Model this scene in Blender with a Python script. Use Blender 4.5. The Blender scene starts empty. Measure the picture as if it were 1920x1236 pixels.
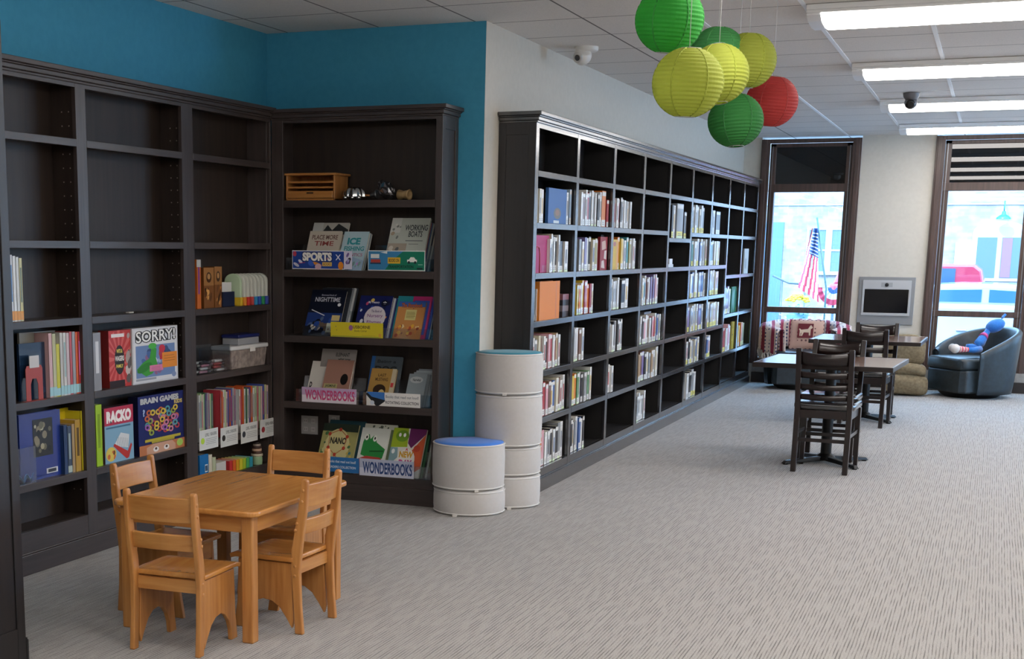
import bpy, math, random
from mathutils import Matrix, Vector
random.seed(7)
R = math.radians
sc = bpy.context.scene
COL = sc.collection
# ------------------------------------------------------------------ camera
MR = ((0.91614, 0.40078, 0.00812), (0.08402, -0.17217, -0.98148), (-0.39196, 0.89985, -0.19140))
F, PX, PY, EYE = 2620.15, 704.78, 975.41, 1.5
cam = bpy.data.cameras.new('camera'); co = bpy.data.objects.new('camera', cam); COL.objects.link(co)
cam.sensor_fit = 'HORIZONTAL'; cam.sensor_width = 36; cam.lens = F / 1920 * 36
cam.shift_x = (960 - PX) / 1920; cam.shift_y = (PY - 618) / 1920
cam.clip_start = .05; cam.clip_end = 300
m3 = Matrix((MR[0], [-v for v in MR[1]], [-v for v in MR[2]])).transposed()
co.matrix_world = Matrix.Translation((0, 0, EYE)) @ m3.to_4x4()
sc.camera = co
def at(px, py, axis, val):
    """where the line of sight through a pixel meets the plane axis = val"""
    u, v = (px - PX) / F, (py - PY) / F
    d = [MR[0][i] * u + MR[1][i] * v + MR[2][i] for i in range(3)]
    o = (0, 0, EYE); i = 'xyz'.index(axis); t = (val - o[i]) / d[i]
    return Vector([o[k] + d[k] * t for k in range(3)])
# ------------------------------------------------------------------ world, sun, exposure
sc.view_settings.view_transform = 'Standard'; sc.view_settings.look = 'None'
sc.view_settings.gamma = 1; sc.view_settings.use_curve_mapping = False
sc.view_settings.exposure = 0.72
sc.cycles.use_denoising = True
sc.cycles.max_bounces = 8; sc.cycles.diffuse_bounces = 5; sc.cycles.transparent_max_bounces = 16
sc.cycles.sample_clamp_indirect = 8
w = bpy.data.worlds.new('sky'); sc.world = w; w.use_nodes = True
bg = w.node_tree.nodes['Background']; bg.inputs[0].default_value = (.35, .64, 1, 1); bg.inputs[1].default_value = 9.5
sl = bpy.data.lights.new('sun', 'SUN'); sl.energy = 4.2; sl.color = (.80, .92, 1); sl.angle = R(1)
so = bpy.data.objects.new('sun', sl); COL.objects.link(so); so.rotation_euler = (R(48), 0, R(-18))
LAMP_STRENGTH = 8.6
CE = 2.76
# ------------------------------------------------------------------ materials
def lin(h):
    h = h.lstrip('#'); h = h if len(h) == 6 else ''.join(q * 2 for q in h); c = [int(h[i:i + 2], 16) / 255 for i in (0, 2, 4)]
    return tuple([v / 12.92 if v <= .04045 else ((v + .055) / 1.055) ** 2.4 for v in c] + [1])
MC = {}
def mat(h, rough=.5, metal=0, coat=0, name=None, spec=.5, emit=0, trans=0, sheen=0):
    key = (h, rough, metal, coat, spec, emit, trans, sheen)
    if key in MC: return MC[key]
    m = bpy.data.materials.new(name or 'paint_' + h.lstrip('#')); m.use_nodes = True
    b = m.node_tree.nodes['Principled BSDF']
    b.inputs['Base Color'].default_value = lin(h); b.inputs['Roughness'].default_value = rough
    b.inputs['Metallic'].default_value = metal; b.inputs['Coat Weight'].default_value = coat
    b.inputs['Specular IOR Level'].default_value = spec
    b.inputs['Transmission Weight'].default_value = trans
    b.inputs['Sheen Weight'].default_value = sheen
    if emit:
        b.inputs['Emission Color'].default_value = lin(h); b.inputs['Emission Strength'].default_value = emit
    MC[key] = m; return m
def nodes(name):
    m = bpy.data.materials.new(name); m.use_nodes = True; nt = m.node_tree
    return m, nt, nt.nodes, nt.links, nt.nodes['Principled BSDF']
def noise_mat(name, h1, h2, scale=(1, 1, 1), ns=5, rough=.5, bump=0, detail=4, lo=.35, hi=.65, coat=0, spec=.5, sheen=0, bs=None, coord='Object', bdist=.01):
    m, nt, N, L, b = nodes(name)
    tc = N.new('ShaderNodeTexCoord'); mp = N.new('ShaderNodeMapping'); nz = N.new('ShaderNodeTexNoise'); cr = N.new('ShaderNodeValToRGB')
    mp.inputs['Scale'].default_value = scale; nz.inputs['Scale'].default_value = ns; nz.inputs['Detail'].default_value = detail
    L.new(tc.outputs[coord], mp.inputs[0]); L.new(mp.outputs[0], nz.inputs['Vector']); L.new(nz.outputs['Fac'], cr.inputs[0])
    cr.color_ramp.elements[0].position = lo; cr.color_ramp.elements[1].position = hi
    cr.color_ramp.elements[0].color = lin(h1); cr.color_ramp.elements[1].color = lin(h2)
    L.new(cr.outputs[0], b.inputs['Base Color']); b.inputs['Roughness'].default_value = rough
    b.inputs['Coat Weight'].default_value = coat; b.inputs['Coat Roughness'].default_value = rough * .8; b.inputs['Coat IOR'].default_value = 1.85 if coat > .8 else 1.5; b.inputs['Specular IOR Level'].default_value = spec; b.inputs['Sheen Weight'].default_value = sheen
    if bump:
        bp = N.new('ShaderNodeBump'); bp.inputs['Strength'].default_value = bump; bp.inputs['Distance'].default_value = bdist
        src = nz
        if bs:
            src = N.new('ShaderNodeTexNoise'); src.inputs['Scale'].default_value = bs; L.new(tc.outputs[coord], src.inputs['Vector'])
        L.new(src.outputs['Fac'], bp.inputs['Height']); L.new(bp.outputs[0], b.inputs['Normal'])
    return m
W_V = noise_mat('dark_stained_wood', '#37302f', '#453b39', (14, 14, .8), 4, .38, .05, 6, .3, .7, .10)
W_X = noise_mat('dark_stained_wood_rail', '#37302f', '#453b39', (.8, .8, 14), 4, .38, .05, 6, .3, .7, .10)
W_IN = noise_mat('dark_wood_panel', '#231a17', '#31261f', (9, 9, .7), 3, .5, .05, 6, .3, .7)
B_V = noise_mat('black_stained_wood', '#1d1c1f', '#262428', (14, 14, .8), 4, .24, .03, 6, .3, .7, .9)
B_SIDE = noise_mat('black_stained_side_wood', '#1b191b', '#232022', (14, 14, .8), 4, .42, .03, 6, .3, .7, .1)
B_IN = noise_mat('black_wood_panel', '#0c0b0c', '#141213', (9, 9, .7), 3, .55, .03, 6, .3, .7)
OAK_Z = noise_mat('oak_upright', '#a56a33', '#c0874b', (16, 16, 1.2), 3, .34, .08, 6, .3, .7, .25)
OAK_X = noise_mat('oak_sideways', '#aa6d34', '#c38b4d', (1.2, 14, 14), 3, .32, .06, 6, .3, .7, .3)
TABLE_W = noise_mat('cherry_stained_wood', '#120a0a', '#1e100e', (14, 14, 1), 3, .28, .02, 5, .3, .7, .3)
TOP_W = noise_mat('walnut_laminate', '#6d5247', '#80655a', (1, 12, 12), 3, .16, .0, 5, .3, .7, .5)
TRIM_W = noise_mat('brown_window_wood', '#3d2d28', '#54403a', (14, 14, 1), 3, .38, .04, 5, .3, .7, .15)
CHROME = mat('#c8cacc', .18, 1, name='chrome')
STEEL = mat('#8c8f93', .35, 1, name='brushed_steel')
BLK = mat('#0b0b0d', .5, name='black')
WHITE = mat('#f0efee', .5, name='white_paint')
PAGE = mat('#e4ddcd', .8, name='paper_pages')
VINYL = noise_mat('black_vinyl', '#15171b', '#1d2026', (1, 1, 1), 40, .2, .03, 2, .3, .7, .9)
def glass_mat(name, tint, mixb=.06, rough=.03):
    m = bpy.data.materials.new(name); m.use_nodes = True; nt = m.node_tree; N = nt.nodes; L = nt.links
    N.remove(N['Principled BSDF']); out = N['Material Output']
    tr = N.new('ShaderNodeBsdfTransparent'); gl = N.new('ShaderNodeBsdfGlossy'); mx = N.new('ShaderNodeMixShader'); fr = N.new('ShaderNodeLayerWeight'); pw = N.new('ShaderNodeMath'); pw.operation = 'POWER'; pw.inputs[1].default_value = 5; ad = N.new('ShaderNodeMath')
    tr.inputs[0].default_value = tint; gl.inputs['Roughness'].default_value = rough; gl.inputs[0].default_value = (.9, .95, 1, 1)
    fr.inputs[0].default_value = .5; ad.operation = 'MULTIPLY_ADD'; ad.inputs[1].default_value = .4; ad.inputs[2].default_value = mixb + .035; ad.use_clamp = True
    L.new(fr.outputs['Facing'], pw.inputs[0]); L.new(pw.outputs[0], ad.inputs[0]); L.new(ad.outputs[0], mx.inputs[0]); L.new(tr.outputs[0], mx.inputs[1]); L.new(gl.outputs[0], mx.inputs[2]); L.new(mx.outputs[0], out.inputs[0])
    return m
GLASS = glass_mat('window_glass', (.97, .985, 1, 1), 0, .01)
ACRYL = glass_mat('clear_acrylic', (.90, .92, .94, 1), .06, .08)
FROST = glass_mat('clear_plastic_tub', (.72, .74, .76, 1), .16, .25)
# ------------------------------------------------------------------ mesh builder
class MB:
    def __init__(s): s.v = []; s.f = []; s.fm = []; s.mats = []; s.M = Matrix.Identity(4); s.sm = []
    def mi(s, m):
        if m not in s.mats: s.mats.append(m)
        return s.mats.index(m)
    def add(s, vs, fs, m, smooth=False):
        o = len(s.v); k = s.mi(m); s.v += [tuple(s.M @ Vector(p)) for p in vs]
        for f in fs: s.f.append([i + o for i in f]); s.fm.append(k); s.sm.append(smooth)
        return s
    def box(s, x0, x1, y0, y1, z0, z1, m):
        return s.add([(x0, y0, z0), (x1, y0, z0), (x1, y1, z0), (x0, y1, z0), (x0, y0, z1), (x1, y0, z1), (x1, y1, z1), (x0, y1, z1)],
                     [(0, 3, 2, 1), (4, 5, 6, 7), (0, 1, 5, 4), (1, 2, 6, 5), (2, 3, 7, 6), (3, 0, 4, 7)], m)
    def prism(s, pts, a, b, m, axis='y'):
        """2-D outline extruded from a to b along axis"""
        def P(p, t): return {'y': (p[0], t, p[1]), 'x': (t, p[0], p[1]), 'z': (p[0], p[1], t)}[axis]
        n = len(pts); vs = [P(p, a) for p in pts] + [P(p, b) for p in pts]
        fs = [list(range(n)), list(range(2 * n - 1, n - 1, -1))] + [(i, i + n, (i + 1) % n + n, (i + 1) % n) for i in range(n)]
        return s.add(vs, fs, m)
    def poly(s, pts, m): return s.add(pts, [list(range(len(pts)))], m)
    def lathe(s, prof, m, n=32, c=(0, 0, 0), smooth=True, cap=True):
        vs = []; fs = []
        for r, z in prof:
            for i in range(n):
                a = 2 * math.pi * i / n; vs.append((c[0] + r * math.cos(a), c[1] + r * math.sin(a), c[2] + z))
        for j in range(len(prof) - 1):
            for i in range(n): fs.append((j * n + i, j * n + (i + 1) % n, (j + 1) * n + (i + 1) % n, (j + 1) * n + i))
        s.add(vs, fs, m, smooth)
        if cap:
            for j, rev in ((0, True), (len(prof) - 1, False)):
                if prof[j][0] > 1e-4:
                    ring = [vs[j * n + i] for i in range(n)]
                    s.add(ring[::-1] if rev else ring, [list(range(n))], m)
        return s
    def tube(s, path, r, m, n=8, smooth=True):
        path = [Vector(p) for p in path]; rs = r if isinstance(r, (list, tuple)) else [r] * len(path); vs = []; fs = []
        for k, p in enumerate(path):
            t = (path[min(k + 1, len(path) - 1)] - path[max(k - 1, 0)]).normalized()
            up = Vector((0, 0, 1)) if abs(t.z) < .9 else Vector((1, 0, 0))
            a = t.cross(up).normalized(); b = t.cross(a)
            for i in range(n):
                q = 2 * math.pi * i / n; vs.append(tuple(p + (a * math.cos(q) + b * math.sin(q)) * rs[k]))
        for k in range(len(path) - 1):
            for i in range(n): fs.append((k * n + i, k * n + (i + 1) % n, (k + 1) * n + (i + 1) % n, (k + 1) * n + i))
        fs.append(list(range(n - 1, -1, -1))); fs.append([(len(path) - 1) * n + i for i in range(n)])
        return s.add(vs, fs, m, smooth)
    def sphere(s, c, r, m, n=16, k=10, sc3=(1, 1, 1)):
        vs = [(c[0], c[1], c[2] - r * sc3[2])]; fs = []
        for j in range(1, k):
            p = -math.pi / 2 + math.pi * j / k
            for i in range(n):
                a = 2 * math.pi * i / n
                vs.append((c[0] + r * sc3[0] * math.cos(p) * math.cos(a), c[1] + r * sc3[1] * math.cos(p) * math.sin(a), c[2] + r * sc3[2] * math.sin(p)))
        vs.append((c[0], c[1], c[2] + r * sc3[2]))
        for i in range(n):
            fs.append((0, 1 + (i + 1) % n, 1 + i)); fs.append((len(vs) - 1, 1 + (k - 2) * n + i, 1 + (k - 2) * n + (i + 1) % n))
            for j in range(k - 2): fs.append((1 + j * n + i, 1 + j * n + (i + 1) % n, 1 + (j + 1) * n + (i + 1) % n, 1 + (j + 1) * n + i))
        return s.add(vs, fs, m, True)
    def grid(s, fn, nu, nv, m, smooth=True):
        vs = [fn(i / nu, j / nv) for j in range(nv + 1) for i in range(nu + 1)]
        fs = [(j * (nu + 1) + i, j * (nu + 1) + i + 1, (j + 1) * (nu + 1) + i + 1, (j + 1) * (nu + 1) + i) for j in range(nv) for i in range(nu)]
        return s.add(vs, fs, m, smooth)
    def build(s, name, parent=None, bevel=0, subsurf=0, solid=0, seg=2):
        me = bpy.data.meshes.new(name); me.from_pydata(s.v, [], s.f)
        for m in s.mats: me.materials.append(m)
        me.polygons.foreach_set('material_index', s.fm); me.polygons.foreach_set('use_smooth', s.sm); me.update()
        o = bpy.data.objects.new(name, me); COL.objects.link(o); o.parent = parent
        if solid: q = o.modifiers.new('s', 'SOLIDIFY'); q.thickness = solid; q.offset = 0
        if bevel: q = o.modifiers.new('b', 'BEVEL'); q.width = bevel; q.segments = seg; q.limit_method = 'ANGLE'; q.angle_limit = R(40)
        if subsurf: q = o.modifiers.new('u', 'SUBSURF'); q.levels = subsurf; q.render_levels = subsurf
        return o
def tag(o, label=None, cat=None, group=None, kind=None):
    if label: o['label'] = label
    if cat: o['category'] = cat
    if group: o['group'] = group
    if kind: o['kind'] = kind
    return o
def struct(o): return tag(o, kind='structure')
def thing(name, loc, label, cat, group=None, rz=0):
    o = bpy.data.objects.new(name, None); COL.objects.link(o); o.location = loc; o.rotation_euler = (0, 0, rz); o.empty_display_size = .1
    return tag(o, label, cat, group)
def dup(root, loc, rz, label, group=None):
    r = root.copy(); COL.objects.link(r); r.location = loc; r.rotation_euler = (0, 0, rz); r['label'] = label
    if group: r['group'] = group
    for ch in list(root.children):
        c = ch.copy(); COL.objects.link(c); c.parent = r
        for g in list(ch.children):
            d = g.copy(); COL.objects.link(d); d.parent = c
    return r
def B(x0, x1, y0, y1, z0, z1, m): return MB().box(x0, x1, y0, y1, z0, z1, m)
# text outlines, cached
TX = {}
def text_mesh(s, bold=0.0, shear=0):
    k = (s, bold, shear)
    if k in TX: return TX[k]
    c = bpy.data.curves.new('t', 'FONT'); c.body = s; c.size = 1; c.offset = bold; c.resolution_u = 3; c.shear = shear; c.align_x = 'LEFT'
    o = bpy.data.objects.new('t', c); COL.objects.link(o); dg = bpy.context.evaluated_depsgraph_get()
    me = bpy.data.meshes.new_from_object(o.evaluated_get(dg))
    vs = [tuple(v.co) for v in me.vertices]; fs = [list(p.vertices) for p in me.polygons]
    bpy.data.objects.remove(o); bpy.data.curves.remove(c); bpy.data.meshes.remove(me)
    x0 = min(v[0] for v in vs); x1 = max(v[0] for v in vs); y0 = min(v[1] for v in vs); y1 = max(v[1] for v in vs)
    TX[k] = ([((v[0] - x0) / (x1 - x0), (v[1] - y0) / (y1 - y0)) for v in vs], fs, (x1 - x0) / (y1 - y0)); return TX[k]
class Art:
    """drawing on a face: x right 0..1, y up 0..1, mapped on w by h; the face looks along -y at y = y0"""
    def __init__(s, mb, w, h, x0=0, z0=0, y0=0): s.mb = mb; s.w = w; s.h = h; s.x0 = x0; s.z0 = z0; s.y = y0; s.k = 0
    def _p(s, x, y): return (s.x0 + x * s.w, s.y - .0004 - s.k * .00004, s.z0 + y * s.h)
    def poly(s, pts, c, rough=.3):
        s.k += 1; s.mb.poly([s._p(*p) for p in pts], mat(c, rough) if isinstance(c, str) else c); return s
    def rect(s, x0, y0, x1, y1, c): return s.poly([(x0, y0), (x1, y0), (x1, y1), (x0, y1)], c)
    def ell(s, x, y, rx, ry, c, n=18, rot=0):
        return s.poly([(x + rx * math.cos(2 * math.pi * i / n) * math.cos(rot) - ry * math.sin(2 * math.pi * i / n) * math.sin(rot),
                        y + rx * math.cos(2 * math.pi * i / n) * math.sin(rot) + ry * math.sin(2 * math.pi * i / n) * math.cos(rot)) for i in range(n)], c)
    def line(s, x0, y0, x1, y1, t, c):
        dx, dy = (x1 - x0), (y1 - y0); l = math.hypot(dx, dy) or 1; nx, ny = -dy / l * t, dx / l * t
        return s.poly([(x0 - nx, y0 - ny), (x1 - nx, y1 - ny), (x1 + nx, y1 + ny), (x0 + nx, y0 + ny)], c)
    def text(s, t, x0, y0, x1, y1, c, bold=.02, tilt=0, halo=None):
        vs, fs, asp = text_mesh(t, bold)
        if halo:
            hv, hf, ha = text_mesh(t, bold + .05); s.k += 1; e = .12 * (y1 - y0)
            s.mb.add([s._p(x0 - e * .3 + (x1 - x0 + e * .6) * a, y0 - e + (y1 - y0 + 2 * e) * b + tilt * a) for a, b in hv], hf, mat(halo, .4))
        s.k += 1; s.mb.add([s._p(x0 + (x1 - x0) * a, y0 + (y1 - y0) * b + tilt * a) for a, b in vs], fs, mat(c, .4)); return s
    def lines(s, x0, y0, x1, y1, n, c, t=.35):
        st = (y1 - y0) / n
        for i in range(n): s.rect(x0, y0 + i * st, x1 - random.random() * .15 * (x1 - x0), y0 + i * st + st * t, c)
        return s
    def blobs(s, x0, y0, x1, y1, n, cols, r=.05):
        a = s.w / s.h
        for i in range(n):
            q = r * random.uniform(.5, 1.3)
            s.ell(random.uniform(x0 + q, x1 - q), random.uniform(y0 + q * a, y1 - q * a) if y1 - y0 > 2 * q * a else (y0 + y1) / 2, q, min(q * a, (y1 - y0) / 2), random.choice(cols), 9, random.random())
        return s
# ------------------------------------------------------------------ the room
def carpet_mat():
    m, nt, N, L, b = nodes('striated_carpet')
    tc = N.new('ShaderNodeTexCoord')
    wv = N.new('ShaderNodeTexWave'); wv.wave_type = 'BANDS'; wv.bands_direction = 'X'; wv.inputs['Scale'].default_value = 24; wv.inputs['Distortion'].default_value = 2.2; wv.inputs['Detail'].default_value = 2; wv.inputs['Detail Scale'].default_value = .25
    mpw = N.new('ShaderNodeMapping'); mpw.inputs['Scale'].default_value = (1, .35, 1); L.new(tc.outputs['Object'], mpw.inputs[0]); L.new(mpw.outputs[0], wv.inputs['Vector'])
    ln = N.new('ShaderNodeValToRGB'); ln.color_ramp.elements[0].position = .06; ln.color_ramp.elements[0].color = (1, 1, 1, 1); ln.color_ramp.elements[1].position = .42; ln.color_ramp.elements[1].color = (0, 0, 0, 1); L.new(wv.outputs['Fac'], ln.inputs[0])
    mp = N.new('ShaderNodeMapping'); mp.inputs['Scale'].default_value = (62, 5.5, 1); L.new(tc.outputs['Object'], mp.inputs[0])
    n1 = N.new('ShaderNodeTexNoise'); n1.inputs['Scale'].default_value = 1; n1.inputs['Detail'].default_value = 3; L.new(mp.outputs[0], n1.inputs['Vector'])
    ms = N.new('ShaderNodeValToRGB'); ms.color_ramp.elements[0].position = .40; ms.color_ramp.elements[0].color = (.12, .12, .12, 1); ms.color_ramp.elements[1].position = .60; ms.color_ramp.elements[1].color = (1, 1, 1, 1); L.new(n1.outputs['Fac'], ms.inputs[0])
    lm = N.new('ShaderNodeMath'); lm.operation = 'MULTIPLY'; L.new(ln.outputs[0], lm.inputs[0]); L.new(ms.outputs[0], lm.inputs[1])
    n2 = N.new('ShaderNodeTexNoise'); n2.inputs['Scale'].default_value = 190; n2.inputs['Detail'].default_value = 2; L.new(tc.outputs['Object'], n2.inputs['Vector'])
    c1 = N.new('ShaderNodeMixRGB'); c1.inputs[1].default_value = lin('#a09c98'); c1.inputs[2].default_value = lin('#5d5854'); L.new(lm.outputs[0], c1.inputs[0])
    c2 = N.new('ShaderNodeValToRGB'); c2.color_ramp.elements[0].position = .3; c2.color_ramp.elements[0].color = (.74, .74, .74, 1); c2.color_ramp.elements[1].position = .72; c2.color_ramp.elements[1].color = (1.12, 1.12, 1.12, 1)
    L.new(n2.outputs['Fac'], c2.inputs[0])
    mx = N.new('ShaderNodeMixRGB'); mx.blend_type = 'MULTIPLY'; mx.inputs[0].default_value = 1; L.new(c1.outputs[0], mx.inputs[1]); L.new(c2.outputs[0], mx.inputs[2])
    br = N.new('ShaderNodeTexBrick'); br.offset = .5; br.inputs['Scale'].default_value = 1; br.inputs['Mortar Size'].default_value = .002; br.inputs['Brick Width'].default_value = .5; br.inputs['Row Height'].default_value = .5
    br.inputs['Color1'].default_value = (1, 1, 1, 1); br.inputs['Color2'].default_value = (.97, .97, .97, 1); br.inputs['Mortar'].default_value = (.93, .93, .93, 1)
    mp2 = N.new('ShaderNodeMapping'); mp2.inputs['Rotation'].default_value = (0, 0, R(90)); L.new(tc.outputs['Object'], mp2.inputs[0]); L.new(mp2.outputs[0], br.inputs['Vector'])
    m2 = N.new('ShaderNodeMixRGB'); m2.blend_type = 'MULTIPLY'; m2.inputs[0].default_value = 1; L.new(mx.outputs[0], m2.inputs[1]); L.new(br.outputs[0], m2.inputs[2])
    L.new(m2.outputs[0], b.inputs['Base Color']); b.inputs['Roughness'].default_value = .9; b.inputs['Sheen Weight'].default_value = .25; b.inputs['Sheen Roughness'].default_value = .4
    ad = N.new('ShaderNodeMath'); ad.operation = 'SUBTRACT'; L.new(n2.outputs['Fac'], ad.inputs[0]); L.new(lm.outputs[0], ad.inputs[1]); None
    bp = N.new('ShaderNodeBump'); bp.inputs['Strength'].default_value = .5; bp.inputs['Distance'].default_value = .006; L.new(ad.outputs[0], bp.inputs['Height']); L.new(bp.outputs[0], b.inputs['Normal'])
    return m
def ceiling_mat():
    m, nt, N, L, b = nodes('scored_ceiling_tiles')
    tc = N.new('ShaderNodeTexCoord'); mp = N.new('ShaderNodeMapping'); mp.inputs['Location'].default_value = (GX0, GY0, 0); L.new(tc.outputs['Object'], mp.inputs[0])
    br = N.new('ShaderNodeTexBrick'); br.offset = 0; br.inputs['Scale'].default_value = 1; br.inputs['Brick Width'].default_value = .595; br.inputs['Row Height'].default_value = .636
    br.inputs['Mortar Size'].default_value = .0065; br.inputs['Mortar Smooth'].default_value = .2
    br.inputs['Color1'].default_value = lin('#e2deda'); br.inputs['Color2'].default_value = lin('#dedad6'); br.inputs['Mortar'].default_value = lin('#6d6a69')  # dark joint colour also paints in the shadow of the tile reveals
    L.new(mp.outputs[0], br.inputs['Vector'])
    nz = N.new('ShaderNodeTexNoise'); nz.inputs['Scale'].default_value = 160; L.new(tc.outputs['Object'], nz.inputs['Vector'])
    cr = N.new('ShaderNodeValToRGB'); cr.color_ramp.elements[0].position = .3; cr.color_ramp.elements[0].color = (.88, .88, .88, 1); cr.color_ramp.elements[1].position = .6; cr.color_ramp.elements[1].color = (1, 1, 1, 1)
    L.new(nz.outputs['Fac'], cr.inputs[0]); mx = N.new('ShaderNodeMixRGB'); mx.blend_type = 'MULTIPLY'; mx.inputs[0].default_value = 1
    L.new(br.outputs[0], mx.inputs[1]); L.new(cr.outputs[0], mx.inputs[2]); L.new(mx.outputs[0], b.inputs['Base Color']); b.inputs['Roughness'].default_value = .85
    return m
GX0, GY0 = 1.035, -7.28 + .636 * 12
BLUE = noise_mat('teal_blue_wall_paint', '#3a93b5', '#3e97b9', (1, 1, 1), 30, .75, .08, 3, bs=220, bdist=.002)
BEIGE = noise_mat('beige_wall_paint', '#c8c3b8', '#ccc7bc', (1, 1, 1), 30, .75, .08, 3, bs=220, bdist=.002)
XR, YF, YB = 5.4, -3.0, 16.75
struct(B(-4.35, XR, YF, YB + .3, -.12, 0, carpet_mat()).build('floor'))
struct(B(-4.35, XR, YF, YB + .3, CE, CE + .15, ceiling_mat()).build('ceiling'))
struct(B(-4.35, -4.15, YF, 7.82, 0, CE, BLUE).build('wall_left'))
mb = B(-4.35, -2.752, 7.82, 7.95, 0, CE, BLUE); struct(mb.build('wall_alcove'))
mb = B(-2.92, -2.75, 7.821, YB + .2, 0, CE, BEIGE); struct(mb.build('wall_long'))
RW = [(10.6, 12.2), (13.6, 15.2)]
mb = MB(); ys = [YF] + [v for p in RW for v in p] + [YB + .3]
for i in range(0, len(ys), 2): mb.box(XR, XR + .15, ys[i], ys[i + 1], 0, CE, BEIGE)
for a, b_ in RW: mb.box(XR, XR + .15, a, b_, 0, .35, BEIGE); mb.box(XR, XR + .15, a, b_, 2.65, CE, BEIGE)
struct(mb.build('wall_right'))
struct(B(-4.35, XR, YF - .15, YF, 0, CE, BEIGE).build('wall_front'))
struct(B(-4.15, -3.26, 3.47, 3.60, 0, CE, BEIGE).build('wall_stub'))
WINS = [(-2.555, -1.475), (-.712, .372), (1.13, 2.21), (2.97, 4.05)]
mb = MB(); xs = [-2.75] + [v for p in WINS for v in p] + [XR]
for i in range(0, len(xs), 2): mb.box(xs[i], xs[i + 1], YB, YB + .22, 0, CE, BEIGE)
for a, b_ in WINS: mb.box(a, b_, YB, YB + .22, 0, .22, BEIGE)
struct(mb.build('wall_back'))
STONE = noise_mat('grey_stone_ledge', '#86837f', '#96938f', (1, 1, 1), 20, .6, .1)
struct(B(-2.52, XR, YB - .05, YB, .115, .215, STONE).build('trim_1', bevel=.004))
struct(B(-2.52, XR, YB - .06, YB, 0, .115, mat('#231d1c', .5, name='dark_baseboard')).build('baseboard_back'))
# suspended ceiling runners
TB = mat('#f0f3f6', .5, 0, 0, name='white_grid_runner')
for k, x in enumerate([-1.63, -1.035, -.445, .15, .745, 1.34, 1.935]):
    struct(B(x - .012, x + .012, 3.0 if k else 8, YB - .001, CE - .004, CE, TB).build('trim_%d' % (k + 2)))
# windows
DARKGL = mat('#0a0d10', .01, 0, 0, name='dark_transom_glass')
def window(n, x0, x1):
    r = bpy.data.objects.new('window_%d' % n, None); COL.objects.link(r); r.location = (x0, YB, .215); tag(r, kind='structure')
    W = x1 - x0; o = (x0, YB, .215)
    def zb(a): return a - .215
    mb = MB(); t = .095
    for a, b_ in ((0, t), (W - t, W)):
        mb.box(a, b_, -.035, .0, 0, zb(2.735), TRIM_W); mb.box(a + .018 if a == 0 else a + .03, b_ - .03 if a == 0 else b_ - .018, -.05, -.035, 0, zb(2.735), TRIM_W)
    mb.box(t, W - t, -.035, 0, zb(2.69), zb(2.735), TRIM_W); mb.box(t, W - t, -.03, 0, 0, .07, TRIM_W)
    mb.build('casing', r, bevel=.004)
    mb = MB(); j = .16; y0, y1 = .02, .10
    for a, b_ in ((t, j), (W - j, W - t)): mb.box(a, b_, y0, y1, .07, zb(2.69), TRIM_W)
    mb.box(t, W - t, y0, y1, zb(2.65), zb(2.69), TRIM_W); mb.box(t, W - t, y0 - .01, y1, zb(2.155), zb(2.245), TRIM_W)
    mb.box(t, W - t, y0 - .01, y1, zb(.805), zb(.87), TRIM_W); mb.box(t, W - t, y0, y1, .07, zb(.345), TRIM_W)
    mb.build('sash_frame', r, bevel=.004)
    mb = MB()
    for a, s in ((.118, 1), (W - .118, -1)): mb.box(min(a, a + s * .007), max(a, a + s * .007), .006, .02, zb(.335), zb(2.66), STEEL)
    mb.box(.118, W - .118, .006, .02, zb(.335), zb(.342), STEEL); mb.build('metal_bead', r)
    B(j, W - j, .05, .056, zb(2.245), zb(2.65), DARKGL).build('transom_pane', r)
    B(j, W - j, .06, .064, zb(.87), zb(2.155), GLASS).build('main_pane', r)
    B(j, W - j, .06, .064, zb(.345), zb(.805), GLASS).build('lower_pane', r)
for i, (a, b_) in enumerate(WINS): window(i + 1, a, b_)
for i, (a, b_) in enumerate(RW):
    r = bpy.data.objects.new('window_%d' % (i + 5), None); COL.objects.link(r); r.location = (XR, a, .35); tag(r, kind='structure'); W = b_ - a
    mb = MB()
    for y0, y1, z0, z1 in ((0, .08, 0, 2.3), (W - .08, W, 0, 2.3), (W / 2 - .04, W / 2 + .04, .08, 2.22), (.08, W - .08, 0, .08), (.08, W - .08, 2.22, 2.3)): mb.box(-.02, .10, y0, y1, z0, z1, TRIM_W)
    mb.build('sash_frame', r); B(.05, .054, .08, W / 2 - .04, .08, 2.22, GLASS).build('pane', r); B(.05, .054, W / 2 + .04, W - .08, .08, 2.22, GLASS).build('pane', r)
# ceiling lights
LENS = mat('#fff9f4', .5, emit=LAMP_STRENGTH, name='lit_lens')
LHOUS = mat('#e6e8ea', .4, name='lamp_housing')
def strip_light(x, y, label, L=2.38):
    t = thing('ceiling_light', (x, y, CE - .075), label, 'light', 'strip lights on the ceiling')
    mb = MB(); mb.box(0, L, 0, .52, .045, .073, LHOUS); mb.box(0, L, 0, .028, .03, .045, LHOUS); mb.box(0, L, .492, .52, .03, .045, LHOUS); mb.build('housing', t, bevel=.004)
    for a, b_ in ((0, .07), (L - .07, L)):
        mb = MB(); mb.prism([(.028, .045), (.028, .022), (.1, .0), (.26, -.01), (.42, .0), (.492, .022), (.492, .045)], a, b_, LHOUS, 'x'); mb.build('end_cap', t)
    mb = MB(); mb.prism([(.029, .044), (.029, .022), (.1, -.001), (.26, -.011), (.42, -.001), (.491, .022), (.491, .044)], .07, L - .07, LENS, 'x'); mb.build('lens', t)
    return t
rows = [(15.42, 'farthest'), (12.88, 'second farthest'), (10.38, 'second nearest'), (7.88, 'nearest')]
for y, nm in rows: strip_light(-1.02, y, 'bright white ceiling strip light, the %s of the four above the right side' % nm)
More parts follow.
